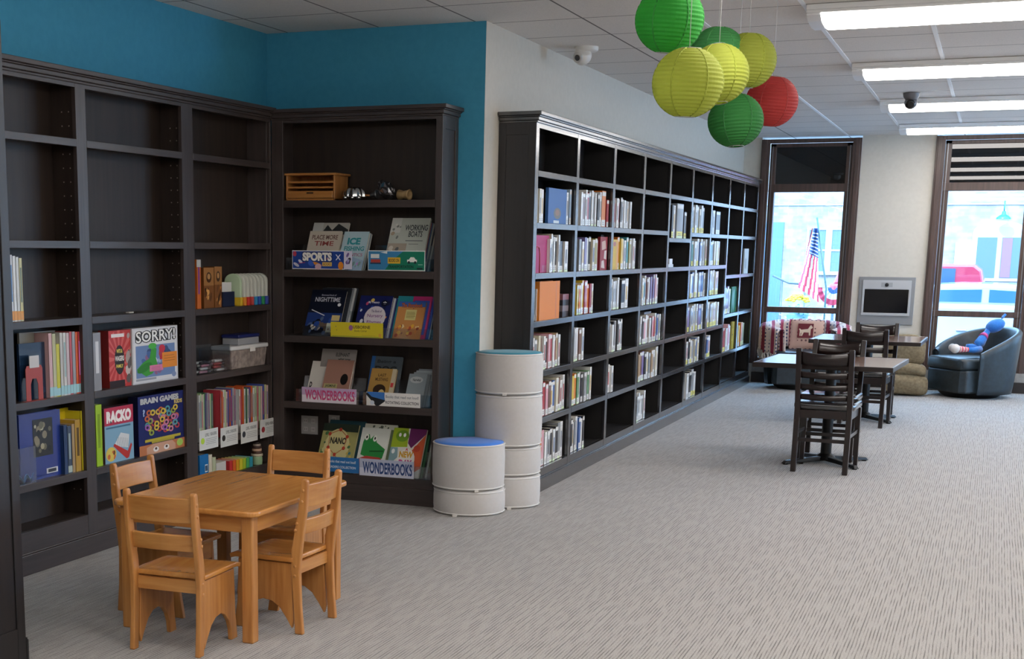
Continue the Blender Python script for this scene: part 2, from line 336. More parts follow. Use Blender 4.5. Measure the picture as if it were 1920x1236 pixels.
for y in (5.35, 2.80, .25, -2.2):
    strip_light(-1.02, y, 'bright white ceiling strip light over the front of the room')
for y in (3.7, 1.4):  # unseen lamps added to brighten the alcove and its ceiling
    t = thing('added_pendant_light', (-3.6, y, CE - .42), 'long white pendant light added unseen to brighten the alcove at left', 'light', 'added unseen pendant lights over the alcove')
    B(0, 1.9, 0, .10, 0, .07, LENS).build('lens', t); B(-.02, 0, 0, .10, 0, .07, LHOUS).build('end_cap', t); B(1.9, 1.92, 0, .10, 0, .07, LHOUS).build('end_cap', t)
    for xx in (.3, 1.6): B(xx, xx + .006, .047, .053, .07, .419, STEEL).build('hanging_rod', t)
for y in (15.42, 12.88, 10.38, 7.88, 5.35, 2.80, .25):
    strip_light(2.55, y, 'bright white ceiling strip light over the right hand aisle')
# security cameras
t = thing('security_camera', at(1100, 88, 'z', CE), 'white dome security camera on the ceiling above the long bookcase', 'camera')
wm = mat('#dcdbd8', .3, name='white_plastic')
MB().lathe([(.075, 0), (.075, -.02), (.066, -.03), (.03, -.034)], wm, 24).build('base', t)
MB().sphere((-.02, -.02, -.055), .058, wm, 20, 14).build('housing', t)
mb = MB(); mb.M = Matrix.Translation((-.02, -.02, -.055)) @ Matrix.Rotation(R(108), 4, Vector((.95, -.3, 0)))
mb.lathe([(.032, .045), (.034, .058), (.026, .064), (.02, .060)], mat('#c4c2bf', .3), 20).build('ring', t)
mb = MB(); mb.M = Matrix.Translation((-.02, -.02, -.055)) @ Matrix.Rotation(R(108), 4, Vector((.95, -.3, 0)))
mb.lathe([(.018, .056), (.018, .064), (.012, .066)], mat('#3b3c40', .1), 16).build('lens', t)
t = thing('security_camera', (-.748, 12.45, CE - .004), 'small grey turret security camera hanging below the ceiling between strip lights', 'camera')
gm = mat('#6a6769', .4)
MB().lathe([(.065, 0), (.06, -.03), (.045, -.05)], gm, 20).build('base', t)
MB().sphere((0, 0, -.075), .05, gm, 18, 12).build('housing', t)
mb = MB(); mb.M = Matrix.Translation((0, 0, -.075)) @ Matrix.Rotation(R(105), 4, 'X'); mb.lathe([(.034, .03), (.034, .058), (.02, .06)], mat('#17181a', .15), 18).build('lens', t)
# ------------------------------------------------------------------ bookcases
def bookcase(name, label, front, back, lo, hi, bays, shelves, top_open, H, facing, mv, mx, mi, st=.035, peg=True, ends=(True, True), kick=.09, group=None, floorz=.2, crown=True, side=None):
    side = side or mv
    """bays run along u; facing '+x' : u=y, depth from front(x) to back; facing '-y' : u=x ; '+y'"""
    if facing == '-y': conv = lambda u, d, z: (u, front + d, z); sgn = 1
    elif facing == '+x': conv = lambda u, d, z: (front - d, u, z)
    else: conv = lambda u, d, z: (u, front - d, z)
    D = abs(back - front); o0 = conv((lo + hi) / 2, D / 2, 0)
    t = thing(name, o0, label, 'bookcase', group)
    def bx(mb, u0, u1, d0, d1, z0, z1, m):
        a = conv(u0, d0, z0); c = conv(u1, d1, z1)
        xs_ = sorted((a[0] - o0[0], c[0] - o0[0])); ys_ = sorted((a[1] - o0[1], c[1] - o0[1]))
        return mb.box(xs_[0], xs_[1], ys_[0], ys_[1], z0, z1, m)
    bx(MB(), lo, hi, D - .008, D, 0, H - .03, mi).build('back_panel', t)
    for k, (a, b_) in enumerate(((lo, bays[0][0]), (bays[-1][1], hi))):
        mb = MB(); bx(mb, a, b_, 0, .02, 0, H - .05, mv)
        s0, s1 = (a, a + .02) if k == 0 else (b_ - .02, b_)
        bx(mb, s0, s1, .02, D - .008, 0, H - .05, side)
        if ends[k]:
            e0, e1 = (a - .006, a) if k == 0 else (b_, b_ + .006)
            bx(mb, e0, e1, 0, .045, 0, H - .06, side); bx(mb, e0, e1, D - .045, D, 0, H - .06, side); bx(mb, e0, e1, .045, D - .045, H - .13, H - .06, side); bx(mb, e0, e1, .045, D - .045, 0, .14, side)
        mb.build('side_panel', t, bevel=.002)
    for i in range(len(bays) - 1):
        mb = MB(); a, b_ = bays[i][1], bays[i + 1][0]; bx(mb, a, b_, 0, .02, kick, H - .05, mv)
        mid = (a + b_) / 2; wd = min(.05, b_ - a)
        bx(mb, mid - wd / 2, mid + wd / 2, .02, D - .008, kick, H - .05, mi)
        if peg:
            for e, s in ((mid - wd / 2, -1), (mid + wd / 2, 1)):
                for dd in (.05, D - .07):
                    z = .32
                    while z < top_open - .06:
                        u0, u1 = sorted((e, e + s * .0012)); bx(mb, u0, u1, dd - .003, dd + .003, z - .003, z + .003, mat('#8a7f78', .5)); z += .064
        mb.build('divider', t, bevel=.0015)
    for bi, (a, b_) in enumerate(bays):
        zs = shelves[bi] if isinstance(shelves[0], (list, tuple)) else shelves
        for z in zs:
            th = st
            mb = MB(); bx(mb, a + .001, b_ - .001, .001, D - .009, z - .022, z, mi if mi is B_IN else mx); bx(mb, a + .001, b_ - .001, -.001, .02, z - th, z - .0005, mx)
            mb.build('shelf', t, bevel=.0015)
    mb = MB(); bx(mb, lo, hi, .001, .02, top_open, H - .05, mx); mb.build('top_rail', t)
    mb = MB(); bx(mb, lo, hi, .001, .02, .02, floorz - .0005, mx); bx(mb, lo + .02, hi - .02, .02, D - .008, floorz - .02, floorz, mi); mb.build('bottom_rail', t)
    mb = MB(); e0 = .018 if ends[0] else 0; e1 = .018 if ends[1] else 0
    bx(mb, lo - e0 * .5, hi + e1 * .5, -.012, .0, 0, kick, mx); bx(mb, lo - e0 * .5, hi + e1 * .5, -.007, 0, kick, kick + .008, mx); mb.build('base_board', t, bevel=.003)
    if not crown: bx(MB(), lo, hi, 0, D, H - .05, H, mx).build('top_panel', t); return t
    mb = MB()
    for dd, z0, z1 in ((.008, H - .062, H - .05), (.018, H - .05, H - .030), (.026, H - .030, H - .022), (.038, H - .022, H)):
        bx(mb, lo - (dd if ends[0] else 0), hi + (dd if ends[1] else 0), -dd, D, z0, z1, mx)
    mb.build('crown_molding', t, bevel=.003)
    return t
LX = -3.99
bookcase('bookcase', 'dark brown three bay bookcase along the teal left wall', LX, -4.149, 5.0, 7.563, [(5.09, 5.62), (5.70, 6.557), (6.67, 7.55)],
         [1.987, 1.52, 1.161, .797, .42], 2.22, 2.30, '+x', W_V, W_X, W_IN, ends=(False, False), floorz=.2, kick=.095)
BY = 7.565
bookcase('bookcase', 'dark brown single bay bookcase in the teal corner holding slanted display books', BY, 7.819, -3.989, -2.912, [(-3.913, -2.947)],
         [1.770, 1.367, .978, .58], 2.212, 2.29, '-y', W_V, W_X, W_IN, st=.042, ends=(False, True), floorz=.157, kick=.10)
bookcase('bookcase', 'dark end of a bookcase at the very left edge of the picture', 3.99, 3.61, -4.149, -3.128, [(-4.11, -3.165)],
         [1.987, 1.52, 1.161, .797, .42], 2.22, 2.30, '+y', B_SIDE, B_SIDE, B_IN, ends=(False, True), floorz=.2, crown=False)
LS = [1.955, 1.654, 1.357, 1.069, .760, .465]
bays = [(8.14, 8.975), (9.03, 9.925), (9.985, 10.85), (10.91, 11.79), (11.85, 12.735), (12.795, 13.68), (13.74, 14.62), (14.68, 15.51), (15.57, 16.45)]
sh = [list(LS) for _ in bays]; sh[4][1] = 1.60
for k in (7, 8): sh[k] = [1.955, 1.654, 1.252, .852, .46]
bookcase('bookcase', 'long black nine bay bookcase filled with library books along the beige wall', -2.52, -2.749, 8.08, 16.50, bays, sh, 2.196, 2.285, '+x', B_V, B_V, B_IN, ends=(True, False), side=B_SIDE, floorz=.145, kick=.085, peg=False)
# ------------------------------------------------------------------ library books, spine out
STK = mat('#e9e9e6', .25, 0, .3, name='spine_sticker')
def spine_book(T, H, D, cov, lab, two=True, band=None, accent=None):
    """origin bottom middle of the spine; spine looks along -y, depth to +y"""
    mb = MB(); c = .002
    cm = mat(cov, .3, 0, .35)
    mb.box(-T / 2 + c, T / 2 - c, c, D - .004, .003, H - .003, PAGE)
    mb.box(-T / 2, -T / 2 + c, 0, D, 0, H, cm); mb.box(T / 2 - c, T / 2, 0, D, 0, H, cm); mb.box(-T / 2, T / 2, 0, c, 0, H, cm)
    a = Art(mb, T, H, -T / 2, 0, 0)
    if lab: a.rect(.03, .02, .97, .20, lab); a.rect(.25, .07, .75, .09, '#55555a'); a.rect(.25, .12, .7, .14, '#55555a')
    if two: a.rect(.03, .86, .97, .97, STK)
    if band: a.rect(.0, .0, 1, .07, band)
    if accent: a.rect(.3, .28, .7, .74, accent)
    return mb
PAL = [('white', '#e4e4e2'), ('pale grey', '#bfc2c6'), ('grey', '#8e9296'), ('cream', '#d9d2bb'), ('black', '#26262b'), ('pale blue', '#9db6cc'), ('brown', '#7a5546'), ('red', '#a8333c'),
       ('orange', '#d97b2b'), ('yellow', '#d9bb3c'), ('green', '#5d8f5f'), ('purple', '#7d6fa3'), ('magenta', '#b32c6e'), ('pink', '#d9a2ab'), ('teal', '#4a99a3'), ('blue', '#3d63a5'), ('olive', '#a09a55'), ('tan', '#b89a78')]
PD = dict(PAL)
ORD = ['first', 'second', 'third', 'fourth', 'fifth', 'sixth', 'seventh', 'eighth', 'ninth', 'tenth', 'eleventh', 'twelfth', 'thirteenth', 'fourteenth', 'fifteenth', 'sixteenth', 'seventeenth', 'eighteenth']
LIGHT = ['white'] * 6 + ['pale grey'] * 3 + ['cream'] * 2 + ['black', 'pale blue', 'brown', 'grey', 'red']
def lbook(x, y, z, T, H, D, col, label, group, lab=STK, two=True, band=None, accent=None, name='book', rz=R(90), lean=0):
    o = spine_book(T, H, D, PD[col], lab, two, band, accent).build(name)
    o.location = (x, y, z + abs(math.sin(lean)) * T * .5); o.rotation_euler = (0, lean, rz); tag(o, label, 'book', group); return o
# (bay, row, floor z, px left, px right, count, mean height, palette words, sticker colour)
G = [(1, 2, 1.654, 1007, 1020, 3, .215, 'white,cream,white'), (1, 2, 1.654, 1064, 1072, 2, .215, 'white,pale blue'),
     (1, 3, 1.357, 1031, 1050, 6, .225, 'white,cream,grey,white,black,white'), (1, 3, 1.357, 1051, 1065, 2, .19, 'black,white'),
     (1, 4, 1.069, 1002, 1010, 2, .20, 'black,white'),
     (1, 5, .760, 1001, 1053, 12, .215, 'white,grey,cream,brown,white,black,pink,red,white,red,tan,white'),
     (1, 6, .465, 1008, 1064, 11, .215, 'pale grey,white,red,pink,brown,white,blue,cream,brown,white,white'),
     (1, 7, .145, 1012, 1057, 9, .225, 'orange,pink,white,pale grey,black,white,black,grey,white'),
     (2, 2, 1.654, 1090, 1128, 10, .225, 'white,brown,white,red,black,white,grey,white,black,white'), (2, 2, 1.654, 1130, 1138, 1, .235, 'orange'), (2, 2, 1.654, 1138, 1142, 1, .2, 'red'),
     (2, 3, 1.357, 1088, 1124, 8, .215, 'grey,white,purple,white,black,cream,olive,cream'),
     (2, 4, 1.069, 1083, 1112, 9, .220, 'yellow,orange,cream,yellow,red,pink,orange,red,white'),
     (2, 5, .760, 1078, 1095, 4, .215, 'pale grey,white,brown,white'), (2, 6, .465, 1074, 1111, 9, .215, 'yellow,orange,green,white,black,grey,white,green,white'),
     (2, 7, .145, 1070, 1096, 7, .22, 'black,white,grey,white,blue,white,black'),
     (3, 2, 1.654, 1153, 1185, 9, .215, 'magenta,white,pink,black,white,white,grey,white,pale grey'),
     (3, 3, 1.357, 1160, 1194, 9, .225, 'orange,yellow,cream,white,teal,olive,pale blue,white,white'),
     (3, 4, 1.069, 1147, 1164, 5, .220, 'white,white,pale grey,white,white'), (3, 4, 1.069, 1165, 1172, 1, .20, 'black'), (3, 4, 1.069, 1173, 1179, 1, .21, 'white'),
     (3, 5, .760, 1144, 1167, 7, .22, 'grey,white,black,white,black,white,grey'), (3, 6, .465, 1141, 1150, 2, .21, 'white,white'),
     (4, 4, 1.069, 1204, 1234, 10, .225, 'white,teal,white,brown,white,purple,cream,purple,pink,white'),
     (4, 5, .760, 1201, 1242, 12, .215, 'white,black,pink,white,brown,white,black,pink,red,white,blue,white'),
     (4, 6, .465, 1197, 1228, 8, .225, 'tan,brown,purple,black,white,grey,tan,white'), (4, 6, .465, 1229, 1240, 2, .235, 'cream,white'),
     (4, 7, .145, 1192, 1211, 6, .215, 'white,grey,white,white,grey,white'),
     (5, 2, 1.60, 1261, 1268, 2, .26, 'black,white'), (5, 2, 1.60, 1269, 1282, 1, .28, 'grey'), (5, 2, 1.60, 1283, 1288, 1, .25, 'black'),
     (6, 2, 1.654, 1301, 1322, 6, .24, 'grey,white,grey,cream,pale grey,black'), (6, 3, 1.357, 1299, 1326, 8, .235, 'teal,white,grey,white,blue,white,grey,white'),
     (6, 4, 1.069, 1296, 1324, 8, .24, 'white,blue,white,white,grey,purple,blue,white'), (6, 5, .760, 1291, 1321, 8, .235, 'purple,grey,white,cream,white,purple,blue,white'),
     (6, 6, .465, 1287, 1311, 7, .225, 'white,black,white,grey,cream,blue,white'), (6, 7, .145, 1287, 1305, 4, .24, 'white,black,grey,white'),
     (7, 2, 1.654, 1337, 1342, 1, .235, 'pale grey'), (7, 2, 1.654, 1343, 1351, 1, .22, 'black'), (7, 3, 1.357, 1333, 1351, 5, .225, 'teal,black,cream,white,pale grey'),
     (7, 4, 1.069, 1331, 1348, 5, .235, 'grey,olive,white,cream,white'), (7, 5, .760, 1328, 1347, 6, .235, 'white,grey,cream,white,cream,white'), (7, 6, .465, 1322, 1332, 3, .22, 'black,blue,white'),
     (8, 4, .852, 1359, 1370, 4, .27, 'grey,purple,purple,white'), (8, 4, .852, 1384, 1388, 2, .27, 'white,teal'), (8, 5, .46, 1354, 1370, 5, .26, 'red,red,white,pink,white'),
     (9, 5, .46, 1385, 1396, 4, .25, 'yellow,orange,cream,olive')]
ROWN = {1: 'top', 2: 'second', 3: 'third', 4: 'fourth', 5: 'fifth', 6: 'sixth', 7: 'lowest'}
cnt = {}
for bay, row, z, x0, x1, n, hm, pal in G:
    pal = pal.split(',')
    ya = at(x0, 500, 'x', -2.54).y; yb = at(x1, 500, 'x', -2.54).y
    # the pixel columns lean a little with height: correct them at the shelf's own height
    pya = 500
    for _ in range(3):
        p = at(x0, pya, 'x', -2.54); pya += (p.z - (z + hm / 2)) * 240
    ya = at(x0, pya, 'x', -2.54).y; yb = at(x1, pya, 'x', -2.54).y
    lo, hi = bays[bay - 1]; sh0 = max(0, lo + .012 - ya); ya += sh0; yb = min(yb + sh0, hi - .012); T = (yb - ya) / n
    for i in range(n):
        k = cnt[(bay, row)] = cnt.get((bay, row), 0) + 1
        tt = T * random.uniform(.86, .97); yy = ya + T * (i + .5); H = hm * random.uniform(.90, 1.06); col = pal[i % len(pal)]
        sticker = STK if not (bay >= 5 and random.random() < .6) else mat('#d9d26a', .4)
        lbook(-2.54 - random.uniform(0, .014), yy, z, tt, H, random.uniform(.14, .17), col,
              '%s-spined book, %s from left, %s shelf from top, %s bay of long bookcase' % (col, ORD[k - 1], ROWN[row], ORD[bay - 1]),
              'spine-out books in the long bookcase', sticker, random.random() < .8, '#cfe0b8' if random.random() < .3 and bay < 6 else None,
              random.choice(['#6f7a86', '#9c3b40', '#3f5f8a', '#c7a545', '#444', None, None]) if col in ('white', 'cream', 'pale grey') and n else None)
# ------------------------------------------------------------------ face-out books and boxes
def face_thing(name, label, cat, px, plane, z, T, art, cover='#dddddd', facing='-y', lean=0, turn=0, side=None, group=None, wh=None, pages=True, bottom=None):
    """px = (left, right, top) as seen on the upright plane; origin bottom middle of the front"""
    ax = 'y' if facing == '-y' else 'x'; i = 0 if ax == 'y' else 1
    ym = bottom or (px[2] + 60)
    a = at(px[0], ym, ax, plane); b_ = at(px[1], ym, ax, plane); top = at((px[0] + px[1]) / 2, px[2], ax, plane)
    W = (b_ - a)[i] if not wh else wh[0]; H = (top.z - z) / math.cos(lean) if not wh else wh[1]
    mb = MB(); cm = mat(cover, .25, 0, .5); sm = mat(side, .3, 0, .3) if side else None
    if pages: mb.box(-W / 2 + .002, W / 2 - .003, .002, T - .002, .003, H - .003, sm or PAGE); mb.box(-W / 2, W / 2, 0, .002, 0, H, cm); mb.box(-W / 2, W / 2, T - .002, T, 0, H, cm); mb.box(-W / 2, -W / 2 + .002, 0, T, 0, H, cm)
    else: mb.box(-W / 2, W / 2, 0, T, 0, H, sm or cm); mb.box(-W / 2, W / 2, -.0004, .0, 0, H, cm)
    if art: art(Art(mb, W, H, -W / 2, 0, -.0004))
    o = mb.build(name); mid = (a + b_) / 2
    loc = [mid.x, mid.y, z]; loc[1 if ax == 'y' else 0] = plane
    o.location = loc; o.rotation_mode = 'XYZ'; o.rotation_euler = (-lean, 0, (R(90) if facing == '+x' else 0) + turn)
    return tag(o, label, cat, group)
GF = 'slanted display books in the corner bookcase'
LN = R(27)
BP = 7.600
def rack(px0, px1, z, label, h=.07, yf=BY + .012, dep=.15):
    a = at(px0, 500, 'y', yf).x if 0 else at(px0, 700 - (z - .9) * 310, 'y', yf).x; b_ = at(px1, 700 - (z - .9) * 310, 'y', yf).x
    t = thing('display_rack', ((a + b_) / 2, yf, z), label, 'display rack', 'clear acrylic racks in the corner bookcase'); W = (b_ - a) / 2
    B(-W, W, 0, .003, .0, h, ACRYL).build('front_lip', t); B(-W, W, .003, dep, 0, .003, ACRYL).build('base', t)
    mb = MB(); mb.M = Matrix.Translation((0, dep - .07, .003)) @ Matrix.Rotation(-LN * .6, 4, 'X'); mb.box(-W, W, 0, .003, 0, .15, ACRYL).build('back_plate', t)
    for s in (-W, W - .003): B(s, s + .003, .003, dep - .03, .003, h, ACRYL).build('side_plate', t)
    return t
def sign(px, pyt, pyb, label, art, cover, plane=BY + .008, name='shelf_sign', cat='sign', T=.002, facing='-y', group=None):
    ax = 'y' if facing == '-y' else 'x'; i = 0 if ax == 'y' else 1
    ym = (pyt + pyb) / 2; a = at(px[0], ym, ax, plane); b_ = at(px[1], ym, ax, plane); xm = (px[0] + px[1]) / 2
    zt = at(xm, pyt, ax, plane).z; zb = at(xm, pyb, ax, plane).z; W = (b_ - a)[i]; H = zt - zb
    mb = MB(); mb.box(-W / 2, W / 2, 0, T, 0, H, mat(cover, .35)); art(Art(mb, W, H, -W / 2, 0, 0)); o = mb.build(name)
    mid = (a + b_) / 2; loc = [mid.x, mid.y, zb]; loc[1 if ax == 'y' else 0] = plane; o.location = loc; o.rotation_euler = (0, 0, R(90) if facing == '+x' else 0)
    return tag(o, label, cat, group)
# --- shelf z 1.367 : sports and transport
Z = 1.367
rack(536, 652, Z, 'clear acrylic rack behind the blue sports sign'); rack(688, 806, Z, 'clear acrylic rack behind the green transportation sign')
def a1(a): a.rect(0, .8, .28, 1, '#c9cbc8').poly([(.28, .8), (.4, .95), (.55, .84), (.7, .98), (1, .85), (1, .75), (.3, .75)], '#34383a').rect(.0, .0, 1, .74, '#cfc9bd').text('SCIENCE OF', .12, .6, .85, .68, '#8a4a44').text('WINTER', .2, .5, .8, .57, '#8a4a44').blobs(.1, .05, .95, .4, 14, ['#39393d', '#b9554c', '#8d8f86', '#e4e1d8', '#5e6d7b'], .06)
face_thing('display_book', 'grey and cream picture book with snowy silhouette strip behind the sports sign', 'book', (570, 637, 417), BP + .03, Z, .012, a1, '#c3c2bb', lean=LN, group=GF)
def a2(a): a.rect(0, 0, 1, 1, '#cfc6b8').text('PLACE MORE', .1, .78, .9, .9, '#6b4a44').text('TIME', .2, .62, .8, .74, '#9a4b47').blobs(.05, .08, .95, .5, 16, ['#b44', '#2f3338', '#d8a13c', '#e9e2d4', '#88a'], .07)
face_thing('display_book', 'cream book with brown lettering and small figures standing in sports rack', 'book', (568, 628, 433), BP + .012, Z, .012, a2, '#d8d0c3', lean=LN * .9, group=GF)
def a3(a): a.rect(0, 0, 1, 1, '#b8d4de').poly([(0, 0), (1, 0), (1, .25), (0, .45)], '#a3bfd9').text('ICE', .2, .66, .72, .84, '#2f9aa5', .05).text('FISHING', .12, .5, .92, .62, '#2f9aa5', .03).text('ANTICS', .3, .36, .9, .44, '#b4648e').blobs(.5, .05, .95, .3, 5, ['#8aa', '#c8d', '#9bc'], .06)
face_thing('display_book', 'pale blue book about ice fishing at the right end of sports rack', 'book', (631, 678, 434), BP, Z, .02, a3, '#b8d4de', lean=LN, group=GF)
for i, c in enumerate(['#8d9aa2', '#c5c8c6']):
    face_thing('display_book', ['slim grey book just behind the pale blue ice fishing book', 'slim pale book rearmost behind the ice fishing book'][i], 'book', (640 + 3 * i, 681 + 2 * i, 438), BP + .022 + .013 * i, Z, .011, None, c, lean=LN, group=GF)
def s1(a):
    a.rect(.01, .04, .99, .96, '#23479a').blobs(.02, .06, .98, .94, 6, ['#e0902f', '#b03a4b', '#d8d7e6', '#3a63c4'], .05).text('SPORTS', .2, .44, .76, .9, '#f2f0ec', .06, halo='#1a2f6a')
    a.rect(.58, .17, .76, .38, '#e9c46a').text('BOOKS', .6, .21, .74, .34, '#7d4a2d').ell(.93, .2, .05, .22, '#e8902e').ell(.5, .14, .06, .16, '#dcb8c4').ell(.05, .82, .035, .14, '#c4475c').line(.12, .3, .25, .36, .012, '#d2414c').line(.84, .8, .92, .5, .01, '#e9e9f4').line(.92, .8, .84, .5, .01, '#e9e9f4')
sign((548, 646), 470, 505, 'blue sign lettered SPORTS BOOKS on the front of acrylic rack', s1, '#f0eff0')
sign((646, 660), 471, 505, 'white and purple strip sign at right end of the sports sign', lambda a: a.blobs(.1, .1, .9, .9, 5, ['#7d66a8', '#333842', '#a9a5d9'], .2), '#dcdaf0')
def a4(a):
    a.rect(0, 0, 1, 1, '#c4cbc2').rect(0, 0, .5, .52, '#b5a999').blobs(.03, .05, .45, .5, 16, ['#8f7c68', '#dfd8cc', '#6c6f72', '#a68d73'], .05).rect(.0, .72, .26, 1, '#d7dad5').blobs(.02, .55, .3, .95, 6, ['#8a908d', '#b9a58d', '#e9e9e4'], .04)
    a.text('WORKING', .38, .76, .97, .87, '#3a4146', .02).text('BOATS', .5, .64, .86, .75, '#3a4146', .02).rect(.45, .56, .9, .575, '#6f7678').poly([(.6, .05), (.8, .4), (.95, .1)], '#e6e6e0').rect(.55, .5, .8, .51, '#6f7678')
face_thing('display_book', 'pale grey-green book about working boats above the green sign', 'book', (717, 789, 408), BP, Z, .016, a4, '#c4cbc2', lean=LN, group=GF)
cols = ['#a3484a', '#5a6f92', '#b9bdb6', '#3b4250', '#c9c2b2']
for i, c in enumerate(cols):
    face_thing('display_book', ['red-edged', 'slate blue', 'pale grey', 'charcoal', 'beige'][i] + ' slim book ' + 'behind the working boats book, ' + ORD[i] + ' from the front', 'book', (738 + 3.5 * i, 791 + 3.0 * i, 416 + i), BP + .018 + .013 * i, Z, .011, None, c, lean=LN, group=GF)
def s2(a):
    a.rect(.01, .04, .99, .96, '#1d7d63').poly([(.01, .04), (.3, .04), (.42, .5), (.62, .96), (.01, .96)], '#3d86b8').rect(.05, .62, .2, .82, '#e9ecec').rect(.05, .4, .22, .56, '#b9483f').rect(.04, .32, .23, .4, '#22405f').poly([(.22, .9), (.34, .96), (.34, .84)], '#e7eaea')
    a.rect(.35, .36, .57, .66, '#e3b93c').text('BOOKS ON', .37, .43, .55, .6, '#4c3a22', .03).text('TRANSPORTATION', .36, .13, .8, .28, '#0f3a33', .03)
    a.rect(.69, .44, .86, .56, '#eef0ec').poly([(.72, .56), (.75, .68), (.81, .68), (.84, .56)], '#eef0ec').ell(.72, .42, .02, .07, '#26323a').ell(.83, .42, .02, .07, '#26323a').rect(.88, .3, .96, .33, '#bcd9c6').rect(.86, .08, .96, .16, '#25333b')
sign((690, 797), 470, 508, 'green and blue sign with vehicles about transportation on acrylic rack', s2, '#f0f2f0')
# --- shelf z .978
Z = .978
rack(567, 812, Z, 'wide clear acrylic rack holding the blue picture books', h=.06)
def a5(a):
    a.rect(0, 0, 1, 1, '#141a2c').rect(0, .2, 1, .5, '#223b7a').text('NIGHTTIME', .14, .74, .86, .84, '#c9cdd8', .02).text('Illustrated Book of', .3, .87, .72, .905, '#aab').ell(.86, .68, .05, .035, '#e6e8ee')
    a.blobs(.02, .02, .98, .42, 26, ['#2b4fa0', '#0d1222', '#55688f', '#101c44', '#6b5a4e'], .07).rect(.72, .33, .95, .45, '#d9c68a').rect(.62, .08, .98, .28, '#cdd2c2').line(.1, .56, .5, .44, .01, '#d6d9e2').blobs(.05, .08, .45, .25, 8, ['#e3ddd0', '#8d6f58', '#c9b8a2'], .03).blobs(.65, .1, .95, .26, 4, ['#4f7a4a', '#8a5c44'], .04)
face_thing('display_book', 'dark blue night-time picture book at left of the yellow sign', 'book', (568, 633, 545), BP - .008, Z, .014, a5, '#141a2c', lean=LN, group=GF)
for i, c in enumerate(['#30343c', '#8f959c', '#d6d8d8', '#4a505a']):
    face_thing('display_book', ['charcoal', 'mid grey', 'off-white', 'dark slate'][i] + ' slim book stacked ' + ORD[i] + ' behind the night-time book', 'book', (586 + 4 * i, 641 + 4 * i, 541), BP + .008 + .012 * i, Z, .01, None, c, lean=LN, group=GF)
def a6(a):
    a.rect(0, 0, 1, 1, '#1d2560').blobs(.03, .03, .97, .97, 30, ['#2e4fae', '#8a5ab0', '#c24e76', '#e4c65a', '#3d7a56', '#dfe3ee', '#1a1d3c', '#e08b3a'], .055)
    a.ell(.56, .48, .33, .27, '#d8d0d8').text('The Book of', .42, .6, .74, .66, '#5b4778').text('Nursery', .32, .46, .8, .56, '#8f5d96', .02).text('Rhymes', .34, .31, .78, .41, '#8f5d96', .02).ell(.78, .82, .11, .08, '#14182e').text('*', .73, .78, .84, .87, '#fff', .03).text('My Treasury', .28, .80, .62, .87, '#e6e6f2')
face_thing('display_book', 'blue nursery rhyme picture book with pale round panel, middle of the rack', 'book', (661, 722, 556), BP - .008, Z, .016, a6, '#1d2560', lean=LN, group=GF)
for i, c in enumerate(['#c9ccd2', '#3a4a8c', '#b8bcc6']):
    face_thing('display_book', ['pale grey', 'royal blue', 'silver grey'][i] + ' slim book stacked ' + ORD[i] + ' behind the nursery rhyme book', 'book', (675 + 4 * i, 727 + 4 * i, 560), BP + .012 + .012 * i, Z, .01, None, c, lean=LN, group=GF)
def a7(a):
    a.rect(0, 0, 1, 1, '#c98b4e').rect(0, .86, 1, 1, '#3a64b0').text('The Storybook', .12, .82, .9, .95, '#c4643a', .02, halo='#7a4632').blobs(.02, .03, .98, .42, 26, ['#e5b33e', '#b94f34', '#e9d9a8', '#4f8a4c', '#8a3f2a', '#d98f45'], .06).rect(.32, .5, .72, .78, '#d9cf8a').lines(.36, .56, .7, .74, 5, '#8a7c44')
face_thing('display_book', 'orange storybook with yellow label, right end of the rack below', 'book', (735, 786, 567), BP - .012, Z, .013, a7, '#c98b4e', lean=LN, group=GF)
def a8(a): a.rect(0, 0, 1, 1, '#c23a78').rect(0, 0, .45, 1, '#2f93a0').rect(.5, .1, .95, .9, '#3b56b0')
face_thing('display_book', 'pink and teal book directly behind the orange storybook', 'book', (732, 796, 557), BP + .004, Z, .012, a8, '#c23a78', lean=LN, group=GF)
for i, c in enumerate(['#3b58b4', '#e2e4e8', '#34383f']):
    face_thing('display_book', ['bright blue', 'white', 'black'][i] + ' book stacked ' + ORD[i] + ' behind the pink and teal book', 'book', (754 + 3 * i, 802 + 2 * i, 558 + 2 * i), BP + .02 + .012 * i, Z, .01, None, c, lean=LN, group=GF)
def s3(a):
    a.rect(0, 0, 1, 1, '#d9c92e').text('USBORNE', .43, .62, .76, .82, '#6b5a2a', .03).text('Books Corner', .46, .42, .7, .56, '#7b6a2a', .01).ell(.39, .66, .04, .17, '#a0679a').rect(.02, .1, .96, .14, '#8aa34a').ell(.12, .5, .006, .03, '#555').ell(.1, .72, .008, .04, '#777').rect(.92, .12, .97, .34, '#d9a545').line(.6, .2, .85, .2, .01, '#a89a40')
sign((620, 718), 605, 635, 'long yellow sign clipped on the acrylic rack of picture books', s3, '#d9c92e')
